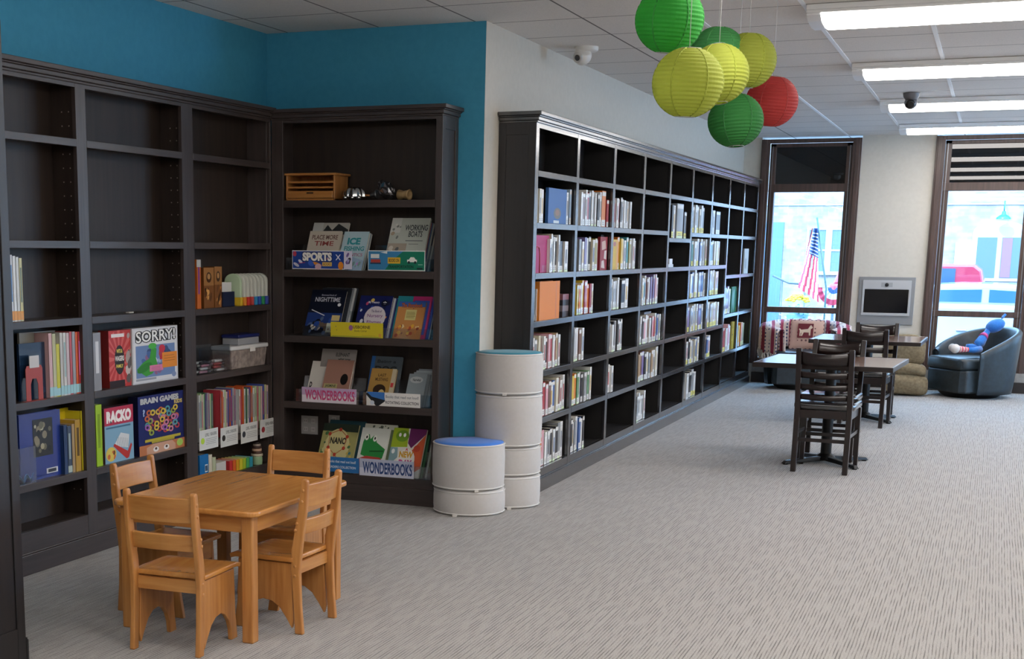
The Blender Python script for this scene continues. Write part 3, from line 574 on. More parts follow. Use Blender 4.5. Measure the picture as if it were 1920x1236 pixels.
# --- shelf z .58
Z = .58
rack(555, 672, Z, 'clear acrylic rack behind the pink lettered sign', h=.075); rack(680, 806, Z, 'clear acrylic rack behind the white rotating collection sign', h=.075)
def a9(a): a.rect(0, 0, 1, 1, '#97928f').text('ELEPHANT', .42, .86, .82, .93, '#222').text('what now', .5, .78, .86, .84, '#222').rect(0, 0, 1, .3, '#b8aea8')
face_thing('display_book', 'tall grey book standing rearmost above the pink lettered sign', 'book', (591, 655, 657), BP + .05, Z, .012, a9, '#97928f', lean=LN * .7, group=GF)
def a10(a): a.rect(0, 0, 1, 1, '#d8d4cc').text('D', .1, .34, .26, .48, '#222', .06)
face_thing('display_book', 'off-white book with black letter, left of the brown book', 'book', (571, 600, 680), BP + .016, Z, .012, a10, '#d8d4cc', lean=LN, group=GF)
def a11(a):
    a.rect(0, 0, 1, 1, '#a57b6c').ell(.76, .55, .14, .13, '#181416').rect(.05, .06, .55, .44, '#b9ad7a').text('JASMINE', .1, .34, .5, .42, '#3a4a32').text('TOGUCHI', .1, .26, .5, .32, '#3a4a32').ell(.28, .14, .18, .08, '#d9ccc0').ell(.42, .14, .12, .1, '#26201e')
face_thing('display_book', 'brown book with black dot in rack above the pink lettered sign', 'book', (598, 648, 678), BP - .002, Z, .022, a11, '#a57b6c', lean=LN, group=GF)
def s4(a, c='#c8457a', b='#c3a7cc'): a.rect(.0, .5, 1, 1, b).text('WONDERBOOKS', .06, .2, .97, .85, c, .03)
sign((566, 668), 728, 757, 'pale pink sign lettered WONDERBOOKS in pink on second lowest shelf', s4, '#e2dbe4')
def a12(a): a.rect(0, 0, 1, 1, '#505a62').text('Being a', .2, .84, .8, .93, '#20262b').text('DOG', .15, .66, .85, .8, '#20262b', .04).rect(0, 0, .12, 1, '#2f62a0')
face_thing('display_book', 'slate grey book about a dog rearmost above the rotating collection sign', 'book', (684, 742, 671), BP + .05, Z, .012, a12, '#505a62', lean=LN * .8, group=GF)
def a13(a): a.rect(0, 0, 1, 1, '#b08a4a').rect(.84, 0, 1, 1, '#cbbfa2').text('LAST', .3, .78, .62, .86, '#4a2f1e').text('MUSTANG', .22, .66, .72, .75, '#4a2f1e').ell(.45, .42, .25, .15, '#38291f').ell(.55, .3, .13, .13, '#d8c184').rect(.86, .5, .97, .62, '#c44').rect(.0, 0, .84, .1, '#6d5128')
face_thing('display_book', 'tan book with dark round figure above the rotating collection sign', 'book', (684, 731, 694), BP + .0, Z, .018, a13, '#b08a4a', lean=LN, group=GF)
def a14(a): a.rect(0, 0, 1, 1, '#8f9aa0').ell(.45, .82, .36, .1, '#b9c0c2').text('Narwhal', .25, .78, .68, .86, '#2a3036').blobs(.15, .1, .85, .4, 6, ['#b0445e', '#d9dcdc', '#4a5157'], .1)
face_thing('display_book', 'small blue-grey book with pale oval, right of the tan book', 'book', (756, 790, 704), BP + .004, Z, .012, a14, '#8f9aa0', lean=LN, group=GF)
for i, c in enumerate(['#777f85', '#9aa3a8', '#aab4bb', '#8b9399']):
    face_thing('display_book', ['dim grey', 'silver', 'pale blue-grey', 'medium grey'][i] + ' small book ' + ORD[i] + ' behind the small blue-grey book', 'book', (760 + 4 * i, 796 + 3 * i, 704 - 3 * i), BP + .016 + .012 * i, Z, .01, None, c, lean=LN, group=GF)
def s5(a): a.poly([(.0, .94), (.0, .8), (.2, .06), (.35, .45), (.33, .94)], '#20242a').poly([(.0, 1), (.34, 1), (.34, .52), (.1, .7)], '#3d78c4').ell(.11, .33, .04, .14, '#c9d4e2').text('Books that read out loud!', .36, .66, .97, .84, '#8a8f96').text('ROTATING COLLECTION', .36, .3, .97, .48, '#3b3f45', .02).rect(.45, .12, .85, .15, '#aaa')
sign((687, 788), 737, 767, 'white sign lettered ROTATING COLLECTION on second lowest shelf', s5, '#e6e4e2')
# --- bottom shelf
Z = .157
rack(584, 806, Z, 'long clear acrylic rack on the lowest shelf of the corner bookcase', h=.075)
def a15(a):
    a.rect(0, 0, 1, 1, '#a3a065').rect(0, .84, 1, 1, '#2f3a30').rect(0, 0, 1, .12, '#2a6a68').ell(.47, .5, .36, .4, '#cfc58e').text('NANO', .26, .58, .72, .72, '#33302a', .04)
    pts = [(.5, .88), (.22, .78), (.24, .5), (.72, .74), (.68, .5), (.46, .36), (.62, .22)]
    for p, q in ((0, 1), (1, 2), (0, 3), (3, 4), (2, 5), (4, 5), (5, 6)): a.line(*pts[p], *pts[q], .008, '#b5653c')
    for p in pts: a.ell(*p, .045, .038, '#b8422f')
    a.blobs(.75, .1, .98, .9, 8, ['#4d7a4c', '#3f7f8a', '#cdb45a'], .05).blobs(.02, .1, .2, .9, 8, ['#4d7a4c', '#c9c48a', '#355a3c'], .05)
face_thing('display_book', 'green and yellow science book with red dots lettered NANO', 'book', (590, 656, 800), BP - .006, Z, .014, a15, '#a3a065', lean=LN, group=GF)
face_thing('display_book', 'dark teal book rearmost behind the science book with red dots', 'book', (600, 668, 794), BP + .02, Z, .012, None, '#31505a', lean=LN, group=GF)
def a16(a):
    a.rect(0, 0, 1, 1, '#d9ddd6').poly([(.1, .42), (.12, .7), (.2, .86), (.3, .86), (.36, .76), (.46, .84), (.56, .84), (.6, .7), (.95, .56), (.9, .36), (.5, .34)], '#2f8a45').ell(.22, .8, .07, .07, '#e9ede4').ell(.52, .78, .07, .07, '#e9ede4').ell(.22, .8, .03, .03, '#222').ell(.52, .78, .03, .03, '#222').line(.4, .5, .9, .52, .014, '#1f5a2e')
    a.poly([(0, 0), (1, 0), (1, .3), (.8, .38), (.3, .4), (0, .32)], '#b8433c').ell(.85, .22, .13, .13, '#7a3f3a').text('THE', .44, .1, .62, .18, '#3d1a18', .03).blobs(.03, .05, .7, .3, 6, ['#5a2220'], .02)
face_thing('display_book', 'white book with a green animal head and red band beside the science book', 'book', (663, 715, 808), BP - .006, Z, .014, a16, '#d9ddd6', lean=LN, group=GF)
face_thing('display_book', 'grey-green book rearmost behind the white book with green animal', 'book', (667, 728, 801), BP + .02, Z, .014, lambda a: a.rect(0, .9, 1, 1, '#c8cbbd').blobs(.1, .9, .9, 1, 8, ['#4d564a'], .03), '#7b8a6d', lean=LN, group=GF)
def a17(a):
    a.rect(0, 0, 1, 1, '#dfdcd2').poly([(0, .6), (0, 1), (.45, 1), (.5, .62)], '#9db62e').poly([(.5, 1), (1, 1), (1, .9), (.62, .6), (.5, .7)], '#6b2a5e').poly([(1, .9), (1, .2), (.8, .1), (.66, .56)], '#d8633c').ell(.3, .84, .2, .12, '#6f9a2c').ell(.22, .86, .04, .04, '#fff').ell(.36, .86, .04, .04, '#fff').poly([(0, .2), (.26, .4), (.22, .6), (0, .6)], '#83a4ac').ell(.1, .52, .05, .05, '#e8eeee')
    a.ell(.52, .36, .27, .22, '#ece9e2').text('A', .46, .54, .54, .6, '#c24', .03).text('NEW', .3, .4, .72, .53, '#d8a52a', .05).text('DAY', .32, .2, .72, .36, '#c44a8c', .05).ell(.8, .6, .1, .07, '#c94a34')
face_thing('display_book', 'bright multicoloured book lettered A NEW DAY above the blue lettered sign', 'book', (722, 784, 809), BP - .006, Z, .014, a17, '#dfdcd2', lean=LN, group=GF)
for i, c in enumerate(['#2d4a34', '#3c6a48', '#22282a', '#c9cdc9']):
    face_thing('display_book', ['dark green', 'leaf green', 'black', 'pale grey'][i] + ' book standing ' + ORD[i] + ' behind the bright multicoloured book', 'book', (742 + 3.5 * i, 787 + 4 * i, 818 + i), BP + .012 + .013 * i, Z, .011, None, c, lean=LN, group=GF)
sign((614, 673), 858, 886, 'bright blue sign beside the pale sign on the lowest shelf', lambda a: a.text('Books that read out loud!', .02, .62, .9, .8, '#dbe6f2').text('READERS COLLECTION', .02, .26, .9, .42, '#dbe6f2', .02), '#2f73b4')
sign((674, 776), 863, 897, 'pale blue sign lettered WONDERBOOKS in dark blue on lowest shelf', lambda a: s4(a, '#26457f', '#b8bfd6'), '#d5d8ea')
# outlet plates on the back panel
for px, py, w_, h_, lb in ((581, 797, .115, .115, 'large white outlet plate on the back of the lowest shelf'), (627, 786, .075, .05, 'small white outlet plate above the science book')):
    p = at(px, py, 'y', 7.809); t = thing('outlet_plate', p, lb, 'outlet', None)
    pm = mat('#a8a5a3', .4); B(-w_ / 2, w_ / 2, -.006, 0, -h_ / 2, h_ / 2, pm).build('plate', t, bevel=.002)
    for sx in ((-1, 1) if w_ > .1 else (0,)):
        for sz in ((-1, 1) if w_ > .1 else (0,)):
            mb = MB(); mb.box(sx * .026 - .014, sx * .026 + .014, -.008, -.006, sz * .026 - .014, sz * .026 + .014, mat('#c0bdba', .4)); mb.box(sx * .026 - .007, sx * .026 - .005, -.0085, -.008, sz * .026 - .005, sz * .026 + .005, BLK); mb.box(sx * .026 + .005, sx * .026 + .007, -.0085, -.008, sz * .026 - .005, sz * .026 + .005, BLK); mb.build('socket', t)
# wooden letter tray on the top shelf
p = at(536, 374, 'y', 7.60); q = at(628, 374, 'y', 7.60); W = q.x - p.x; Z = 1.770; H = at(580, 329, 'y', 7.60).z - Z
t = thing('desk_organizer', (p.x, 7.60, Z), 'light oak desk organizer with two slots and a drawer on corner bookcase', 'organizer'); D = .19
# front turned a little so its right side shows
t.rotation_euler = (0, 0, R(-0))
mb = MB(); mb.box(0, .012, 0, D, 0, H, OAK_Z); mb.box(W - .012, W, 0, D, 0, H, OAK_Z); mb.box(0, W, D - .01, D, 0, H, OAK_Z); mb.box(0, W, 0, D, 0, .012, OAK_X); mb.build('body', t, bevel=.002)
B(-.012, W + .014, -.012, D + .004, H, H + .014, OAK_X).build('top', t, bevel=.005)
B(.012, W - .012, .004, D - .01, H * .49, H * .49 + .01, OAK_X).build('tray', t); B(.012, W - .012, .004, D - .01, H * .70, H * .70 + .01, OAK_X).build('tray', t)
dr = B(.014, W - .014, -.004, D - .012, .014, H * .38, OAK_X).build('drawer', t, bevel=.003)
B(W / 2 - .022, W / 2 + .022, -.0055, -.004, H * .27, H * .27 + .009, mat('#3b2415', .6)).build('pull_slot', dr)
# silver ribbed form, bag and roll
def px_at(x, y, Y=7.63): return at(x, y, 'y', Y)
p = px_at(663, 374); t = thing('cookie_mold', (p.x, 7.64, Z), 'silver ribbed metal mold with round feet beside the desk organizer', 'mold')
def fn(u, v):
    a = u * 2 * math.pi; r = .06 + .006 * math.cos(a * 9); k = math.sin(v * math.pi / 2)
    return (r * math.cos(v * 1.2) * math.cos(a) * 1.1, r * math.cos(v * 1.2) * math.sin(a) * .8, .022 + .055 * k)
MB().grid(fn, 60, 8, CHROME).build('dome', t)
for sx in (-.045, 0, .042): MB().sphere((sx, -.03, .0155), .0155, CHROME, 12, 8).build('foot', t)
p = px_at(690, 374); t = thing('hand_bell', (p.x + .01, 7.64, Z), 'small steel hand bell lying between the silver mold and plastic bag', 'bell')
mb = MB(); mb.M = Matrix.Translation((0, 0, .028)) @ Matrix.Rotation(R(80), 4, 'Y'); mb.lathe([(.008, 0), (.014, .012), (.018, .03), (.028, .045), (.024, .046)], STEEL, 16).build('bell_cup', t)
mb = MB(); mb.tube([(0, 0, .028), (-.02, 0, .03), (-.045, 0, .028)], .006, OAK_X).build('handle', t)
p = px_at(718, 374); mb = MB()
random.seed(3); J = [[random.uniform(-1, 1) for _ in range(3)] for _ in range(400)]
def fn(u, v):
    i = int(u * 14) * 11 + int(v * 10); a = u * 2 * math.pi; ph = v * math.pi
    r = 1; j = J[i % 300]; k = .012
    x = -.035 + .075 * (1 - math.cos(ph)) / 2 * 1.2; rr = math.sin(ph) * .045 * (1.3 - v * .5)
    return (x + j[0] * k, math.cos(a) * rr * .8 + j[1] * k * .5, max(.002, .045 + math.sin(a) * rr + (.045 * (1 - v) ** 2) + j[2] * k))
mb.grid(fn, 14, 10, mat('#7d7c80', .12, .9), False); o = mb.build('plastic_bag'); o.location = (p.x, 7.66, Z); tag(o, 'crumpled silvery plastic bag beside the small tan roll', 'bag')
p = px_at(753, 374); mb = MB(); mb.M = Matrix.Rotation(R(90), 4, 'Y') @ Matrix.Rotation(R(12), 4, 'X'); mb.lathe([(.024, -.035), (.030, -.03), (.022, 0), (.026, .03), (.031, .042), (.02, .043), (.018, .0)], noise_mat('tan_roll', '#9a7d52', '#bda072', (1, 1, 1), 30, .6), 18)
o = mb.build('paper_roll'); o.location = (p.x, 7.66, Z + .0315); tag(o, 'small tan flared roll at right of the plastic bag', 'roll')
random.seed(11)
# ------------------------------------------------------------------ left bookcase contents
XP = -4.010
def lb(name, label, cat, x0, x1, top, z, T, art, cover, lean=0, turn=0, side=None, group=None, plane=XP, pages=True, bottom=None, wh=None):
    return face_thing(name, label, cat, (x0, x1, top), plane, z, T, art, cover, '+x', lean, turn, side, group, wh, pages, bottom)
def lspine(label, x0, x1, top, z, cov, lab=None, group=None, accent=None, D=.12, plane=XP, name='book', bandc=None, cat='book'):
    ym = (top + at_pz(x0, z)) / 2
    a = at(x0, ym, 'x', plane); b_ = at(x1, ym, 'x', plane); H = at((x0 + x1) / 2, top, 'x', plane).z - z; T = b_.y - a.y
    mb = MB(); cm = mat(cov, .3, 0, .3); c = .0015; T -= .001
    mb.box(-T / 2 + c, T / 2 - c, c, D - .004, .003, H - .003, PAGE); mb.box(-T / 2, -T / 2 + c, 0, D, 0, H, cm); mb.box(T / 2 - c, T / 2, 0, D, 0, H, cm); mb.box(-T / 2, T / 2, 0, c, 0, H, cm)
    ar = Art(mb, T, H, -T / 2, 0, 0)
    if lab: ar.rect(0, .02, 1, .16, lab)
    if accent: ar.rect(.3, .3, .7, .85, accent)
    if bandc: ar.rect(0, .85, 1, 1, bandc)
    o = mb.build(name); o.location = (plane, (a.y + b_.y) / 2, z); o.rotation_euler = (0, 0, R(90)); return tag(o, label, cat, group)
def at_pz(px, z, plane=XP):
    """pixel row where height z shows on the plane for this column"""
    lo_, hi_ = -200, 1600
    for _ in range(30):
        m_ = (lo_ + hi_) / 2
        if at(px, m_, 'x', plane).z > z: lo_ = m_
        else: hi_ = m_
    return m_
GL = 'spine-out books on the left bookcase'
# bay one, shelf 1.161
for i, (c, nm, ac) in enumerate([('#d5dbe2', 'pale blue', '#3a6fa5'), ('#dfe2e2', 'white', None), ('#cfd2cf', 'pale grey', None), ('#c9c48a', 'yellow-green', '#5b6a58')]):
    lspine('%s thin book with orange label, %s from left, alone on upper shelf' % (nm, ORD[i]), 19 + 6 * i, 25 + 6 * i, 478 + 2 * i, 1.161, c, '#e09a3a', GL, ac)
# bay one, shelf .797
Z = .797
lb('picture_book', 'tall grey picture book rearmost on the shelf of the red bookend', 'book', 38, 106, 622, Z, .012, lambda a: a.poly([(.35, 0), (1, 0), (1, .65), (.6, .5)], '#c9b06a').ell(.78, .3, .25, .16, '#d9952f').ell(.8, .28, .17, .1, '#cf8a8a').ell(.8, .14, .13, .08, '#e3b04a').rect(.0, .82, .9, .98, '#8d8a80'), '#9a968c', plane=-4.09, bottom=690)
lb('picture_book', 'navy book with red edge directly behind the red bookend', 'book', 36, 89, 643, Z, .012, lambda a: a.rect(.93, .0, 1, 1, '#a33a2f').rect(.72, .1, .9, .2, '#1c3450'), '#142c47', plane=XP - .022, bottom=690)
t = thing('bookend', (XP + .005, at(64, 740, 'x', XP).y, Z), 'red metal bookend with white label on the left bookcase', 'bookend')
rm = mat('#a5392c', .4); mb = MB(); w0 = .062
ol = [(-w0, 0), (-w0, .145), (-w0 + .01, .16), (w0 - .01, .16), (w0, .145), (w0, 0), (w0 - .035, 0), (w0 - .035, .075), (.015, .10), (-.015, .10), (-w0 + .035, .075), (-w0 + .035, 0)]
mb.M = Matrix.Rotation(R(90), 4, 'Z'); mb.prism(ol, 0, .002, rm); mb.box(-w0 - .03, w0, -.02, .002, 0.0, .0015, rm); mb.build('plate', t)
mb = MB(); mb.M = Matrix.Rotation(R(90), 4, 'Z'); mb.box(-.035, .035, -.003, -.001, .15, .205, mat('#c9c7c4', .5)).build('label_card', t)
cs = [('#cfa8a8', 'pink', None), ('#b9b98c', 'green-grey', None), ('#c9c52e', 'yellow', None), ('#c2c0ba', 'grey-white', None), ('#d6d4cf', 'white', '#8aa'), ('#cdb8bb', 'pale pink', None), ('#bb5058', 'crimson', None), ('#9a9aa0', 'grey', None), ('#d9602e', 'orange', None), ('#d04a58', 'red', '#e9e'), ('#cfc98d', 'pale yellow', '#998'), ('#c9a73f', 'mustard', None)]
xs_ = [92, 99, 106, 113, 119, 125, 131, 136, 142, 147, 152, 158, 162]
tp = [625, 626, 645, 624, 624, 624, 622, 622, 623, 622, 623, 623]
for i, (c, nm, ac) in enumerate(cs): lspine('%s tall picture book spine, %s right of the red bookend' % (nm, ORD[i]), xs_[i], xs_[i + 1], tp[i], Z, c, '#9cc8d0', GL, ac)
# bay one, shelf .42
Z = .42
def c1(a): a.rect(.32, .34, .8, .9, '#2b2b2c').blobs(.34, .36, .78, .88, 16, ['#6d6a58', '#a39c80', '#1d1e22', '#88806b', '#b5b198'], .05).rect(.34, .04, .8, .06, '#27357a').rect(.62, .06, .9, .14, '#c9cbd4').rect(.66, .075, .86, .125, '#33363f')
lb('picture_book', 'blue book with dark photo collage on the left bookcase', 'book', 36, 114, 773, Z, .02, c1, '#263a86', plane=-4.03, bottom=830, side='#e4e0d4')
lb('picture_book', 'big bright yellow book behind the blue collage book', 'book', 96, 161, 764, Z, .012, lambda a: a.rect(.05, .6, .95, .95, '#dfc71f'), '#d8c41f', plane=-4.10, bottom=830)
for i, (x0, x1, tp_, c, nm, ac) in enumerate([(120, 127, 797, '#1f3a63', 'navy blue', None), (127, 135, 799, '#3a4a60', 'slate collage', '#9aa'), (135, 141, 795, '#a58a62', 'tan', None), (141, 152, 787, '#b08a30', 'mustard brown', '#5a4318'), (152, 160, 770, '#d5c52a', 'bright yellow', None), (160, 168, 785, '#a7a99d', 'grey mottled', '#666')]):
    lspine('%s book spine, %s right of the blue collage book' % (nm, ORD[i]), x0, x1, tp_, Z, c, '#a9b8b0' if i in (1, 5) else None, GL, ac)
t = thing('acrylic_bin', (LX + .035, at(58, 880, 'x', LX + .03).y, Z), 'clear acrylic bin with blue cloth at the left of the shelf', 'bin')
for a_ in ((-.10, .10, .035, .037), (-.10, .10, -.03, -.028)):
    pass
mb = MB(); mb.box(.0, .002, -.095, .085, 0, .17, ACRYL); mb.box(-.07, -.068, -.095, .085, 0, .17, ACRYL); mb.box(-.07, .002, -.095, -.093, 0, .17, ACRYL); mb.box(-.07, .002, .083, .085, 0, .17, ACRYL); mb.box(-.07, .002, -.095, .085, 0, .002, ACRYL); mb.build('tub', t)
t.location.x = LX - .006
o = MB().grid(lambda u, v: (-.062 + .056 * v, -.085 + .16 * u, .004 + .03 * abs(math.sin(u * 9 + v * 5)) + .012 * math.sin(v * 8)), 24, 10, mat('#4a86c0', .8)).build('cloth', None, solid=.002)
o.location = t.location; tag(o, 'crumpled blue cloth lying inside the clear acrylic bin', 'cloth')
# bay two
Z = 1.161
o = B(-.012, .012, -.02, .02, 0, .006, mat('#d9d6cf', .5)).build('eraser', bevel=.002); o.location = (-4.05, at(243, 580, 'x', -4.05).y, Z); tag(o, 'tiny white eraser alone on the empty middle shelf', 'eraser')
Z = .797
def gb(a): a.blobs(.0, .05, 1, .95, 14, ['#55585c', '#cfcfd0', '#2d2f33', '#8d6f8a'], .25)
lspine('narrow grey and white game box at left of the red game box', 175, 190, 624, Z, '#8c8c90', None, None, '#d0d0d2', name='game_box', cat='game box')
def ww(a):
    a.rect(0, 0, 1, 1, '#b8322f')
    for k in range(16):
        th = k * math.pi / 8; a.poly([(.4, .5), (max(0, min(1, .4 + .6 * math.cos(th - .09))), max(0, min(1, .5 + .5 * math.sin(th - .09)))), (max(0, min(1, .4 + .6 * math.cos(th + .09))), max(0, min(1, .5 + .5 * math.sin(th + .09))))], '#d0605a')
    a.ell(.42, .48, .2, .26, '#241c1c').text('WITS &', .3, .6, .54, .67, '#e9d45a', .03).text('WAGERS', .24, .46, .6, .55, '#ece8e0', .03).text('FAMILY', .28, .34, .56, .4, '#e9d45a', .03).rect(.1, .88, .62, .94, '#e9e2e0').rect(0, 0, .62, .12, '#2a1718').blobs(.64, .05, 1, .95, 18, ['#a89a94', '#c9bdb6', '#5c5350', '#8a4a44'], .08)
def wside(a): pass
lb('game_box', 'red trivia game box with starburst beside the white game box', 'game box', 204, 250, 619, Z, .06, ww, '#b8322f', plane=-4.02, bottom=665, pages=False, side='#7d2320')
def so(a):
    a.rect(0, 0, 1, 1, '#c8c9cc').rect(.03, .03, .97, .97, '#d8d9dc').rect(.07, .1, .93, .68, '#6c85b0').blobs(.1, .12, .9, .66, 18, ['#4a659a', '#9aa9c9', '#b04a58', '#3d527a', '#c9cde0', '#8c5f86'], .06)
    a.text('SORRY!', .06, .72, .96, .95, '#141416', .11, tilt=.02).text('SORRY!', .08, .735, .94, .935, '#ecebe6', .015, tilt=.02)
    a.poly([(.08, .26), (.22, .38), (.36, .44), (.4, .6), (.46, .64), (.52, .6), (.5, .44), (.54, .3), (.42, .16), (.28, .12)], '#3f9a3c').ell(.43, .66, .09, .055, '#4cae48').ell(.25, .28, .17, .07, '#2f7f2f', rot=.4)
    a.ell(.64, .6, .07, .07, '#c4344a').poly([(.58, .4), (.72, .4), (.66, .58)], '#c4344a').rect(.36, .2, .66, .31, '#d77aa0').rect(.64, .24, .98, .52, '#e08a35').lines(.68, .36, .94, .5, 3, '#8a4f22', .15).lines(.4, .22, .62, .3, 3, '#7d3f5a', .15).ell(.9, .1, .05, .05, '#7a8bb0').rect(.06, .05, .5, .09, '#9a9da6')
lb('game_box', 'white board game box lettered SORRY! with green pawn and orange sticker', 'game box', 248, 333, 613, Z, .055, so, '#c8c9cc', plane=XP, bottom=665, pages=False, side='#b9b9ba')
Z = .42
lspine('lime green book spine at left of the pink game box', 180, 192, 759, Z, '#9cc426', None, GL, '#7da01e')
def rk(a):
    a.rect(0, 0, 1, 1, '#7fa8c0').rect(0, .68, 1, 1, '#b5304c').text('RACKO', .07, .72, .93, .94, '#efe9e4', .07).rect(.05, .62, .9, .65, '#3d6a86').poly([(.3, .3), (.55, .52), (.85, .46), (.8, .22)], '#d3d6d6')
    for k in range(7): a.line(.4 + .06 * k, .46 - .01 * k, .46 + .055 * k, .24, .006, '#8d9698')
    a.poly([(.28, .3), (.32, .34), (.78, .16), (.9, .3), (.94, .26), (.82, .04), (.74, .02)], '#b8342f').ell(.2, .16, .18, .13, '#d9c25a').blobs(.05, .06, .36, .26, 7, ['#7a4a2a', '#f0e9d8', '#c96a3a'], .04)
lb('game_box', 'blue and pink card game box with red tray lettered RACKO', 'game box', 196, 250, 762, Z, .05, rk, '#7fa8c0', plane=XP - .005, bottom=812, pages=False, side='#4d2a38')
def bgk(a):
    a.rect(0, 0, 1, 1, '#1c2560').text('BRAIN GAMES', .05, .86, .88, .96, '#b9b9b6', .06).text('KIDS', .78, .79, .96, .86, '#c9b05a', .05)
    a.ell(.5, .56, .36, .2, '#4a2a4e')
    for k in range(46):
        x = .5 + random.uniform(-.34, .34); y = .56 + random.uniform(-.2, .2); c = random.choice(['#b03a44', '#c97b92', '#8d9c3f', '#4f9aa0', '#d0b23f', '#9a5fae', '#c4633c']); a.ell(x, y, .055, .052, c, 12).ell(x, y, .026, .025, '#2c2040', 10)
    a.text('?', .08, .66, .13, .78, '#9fb3d9', .05).rect(.12, .215, .9, .26, '#b5a73a').rect(.26, .18, .76, .215, '#a89a35').rect(.0, .0, 1, .17, '#b8734a').poly([(.15, 0), (.15, .12), (.3, .17), (.7, .17), (.78, .1), (.78, 0)], '#c79a80').ell(.35, .07, .06, .045, '#e7e2de').ell(.58, .07, .06, .045, '#e7e2de').ell(.35, .08, .025, .022, '#4a3328').ell(.58, .08, .025, .022, '#4a3328').ell(.88, .1, .07, .065, '#9fc45a')
lb('game_box', 'dark blue brain teaser game box with coloured rings and a peeking face', 'game box', 259, 345, 738, Z, .06, bgk, '#1c2560', plane=XP, bottom=790, pages=False, side='#161a3a')
# bay three
Z = 1.161
lspine('narrow orange and purple game box standing at the left end', 369, 377, 487, Z, '#c96a2e', None, None, '#7a3f8a', name='game_box', bandc='#b9b9b4', cat='game box')
def mk(a): a.rect(0, 0, 1, 1, '#7a4c26').rect(0, .56, 1, 1, '#9a6a3a').ell(.5, .76, .26, .13, '#4a2f1a').ell(.5, .78, .14, .07, '#b98a55').blobs(.02, .05, .98, .52, 12, ['#b5773c', '#5c3719', '#d9a05a', '#3d2512'], .15)
lb('puzzle_box', 'brown puzzle box with monkey prints, left of the pair', 'puzzle box', 382, 401, 502, Z, .06, mk, '#7a4c26', plane=XP, bottom=540, pages=False, side='#6b4120')
lb('puzzle_box', 'brown puzzle box with monkey prints, right of the pair', 'puzzle box', 402, 416, 500, Z, .07, mk, '#7a4c26', plane=XP - .01, bottom=540, pages=False, side='#6b4120')
y0, y1 = at(418, 560, 'x', XP).y, at(440, 560, 'x', XP).y; t = thing('card_bin', (XP, (y0 + y1) / 2, Z), 'small navy plastic bin holding white cards', 'bin'); w_ = (y1 - y0) / 2
nv = mat('#16213c', .35); mb = MB(); mb.box(-.003, 0, -w_, w_, 0, .085, nv); mb.box(-.09, -.087, -w_, w_, 0, .085, nv); mb.box(-.09, 0, -w_, -w_ + .003, 0, .085, nv); mb.box(-.09, 0, w_ - .003, w_, 0, .085, nv); mb.box(-.09, 0, -w_, w_, 0, .003, nv); mb.build('tub', t, bevel=.001)
for k in range(4):
    o = B(-.0006, .0006, -w_ + .008, w_ - .01, 0, .135 - .006 * (k % 2), mat(['#c9c9c4', '#b5b7ba', '#d9d4b0', '#c9c9c4'][k], .6)).build('index_card'); o.location = (XP - .015 - .018 * k, t.location.y, Z + .0031); tag(o, 'upright index card in navy bin, %s from the front' % ORD[k], 'card', 'index cards in the navy bin')
# white arched cases in a row
ya, yb = at(444, 560, 'x', XP).y, at(502, 560, 'x', XP).y
rb = [('#d9b52e', 'yellow'), ('#d98a2e', 'orange'), ('#c8352f', 'red'), ('#c8453f', 'light red'), ('#2f8fc4', 'light blue'), ('#2a56b0', 'blue'), ('#2f9a5a', 'green'), ('#3a4fb0', 'dark blue')]
n8 = len(rb)
for k in range(n8):
    # flat arched cases standing one behind another, the row running along the shelf, turned a quarter
    w_ = .070; yy = ya + .012 + (yb - ya) * .96 * (k + .2) / n8; t = thing('activity_case', (XP - .04, yy, Z), 'white arched activity case with %s base, %s in the row' % (rb[k][1], ORD[k]), 'case', 'white arched activity cases', R(10))
    pts = [(-.05, .045), (.05, .045)] + [(.05 * math.cos(a_), .14 + .045 * math.sin(a_)) for a_ in [i * math.pi / 8 for i in range(9)]]
    mb = MB(); mb.prism(pts, 0, .028, mat('#cfd2c8' if k else '#b9cfae', .3, 0, .2), 'y'); mb.build('shell', t, bevel=.004)
    B(-.054, .054, -.002, .030, 0, .05, mat(rb[k][0], .35)).build('base', t, bevel=.004)
Z = .797
# clear marker bin
y0, y1 = at(373, 670, 'x', XP).y, at(431, 670, 'x', XP).y; t = thing('plastic_bin', (XP, (y0 + y1) / 2, Z), 'open clear plastic bin full of markers', 'bin'); w_ = (y1 - y0) / 2
mb = MB(); mb.box(-.002, 0, -w_, w_, 0, .15, ACRYL); mb.box(-.125, -.123, -w_, w_, 0, .15, ACRYL); mb.box(-.125, 0, -w_, -w_ + .002, 0, .15, ACRYL); mb.box(-.125, 0, w_ - .002, w_, 0, .15, ACRYL); mb.box(-.125, 0, -w_, w_, 0, .002, ACRYL); mb.build('tub', t)
for k in range(40):
    mc = random.choice([('#d9d9d6', 'white'), ('#3a3a40', 'black'), ('#b0444a', 'red'), ('#d9d9d6', 'white'), ('#c98ea0', 'pink'), ('#9aa0a8', 'grey')])
    a_ = random.uniform(-.5, .5) + (R(90)); yy = random.uniform(.062, w_ - .062) * (1 if k % 2 else -1); lay = k // 12
    m_ = thing('marker', (XP - .016 - .0185 * ((k // 2) % 6), t.location.y + yy, Z + .011 + .0172 * lay), '%s marker pen lying in the open clear bin' % mc[1], 'marker', '%s marker pens in the clear bin' % mc[1])
    dy = .055
    MB().tube([(0, -dy, 0), (0, dy * .4, 0)], .0075, mat(mc[0], .4), 8).build('barrel', m_); MB().tube([(0, dy * .4, 0), (0, dy, 0)], .0082, mat(random.choice(['#222', '#b33', '#356', '#c8c8c6']) if 0 else '#54545a', .4), 8).build('cap', m_)
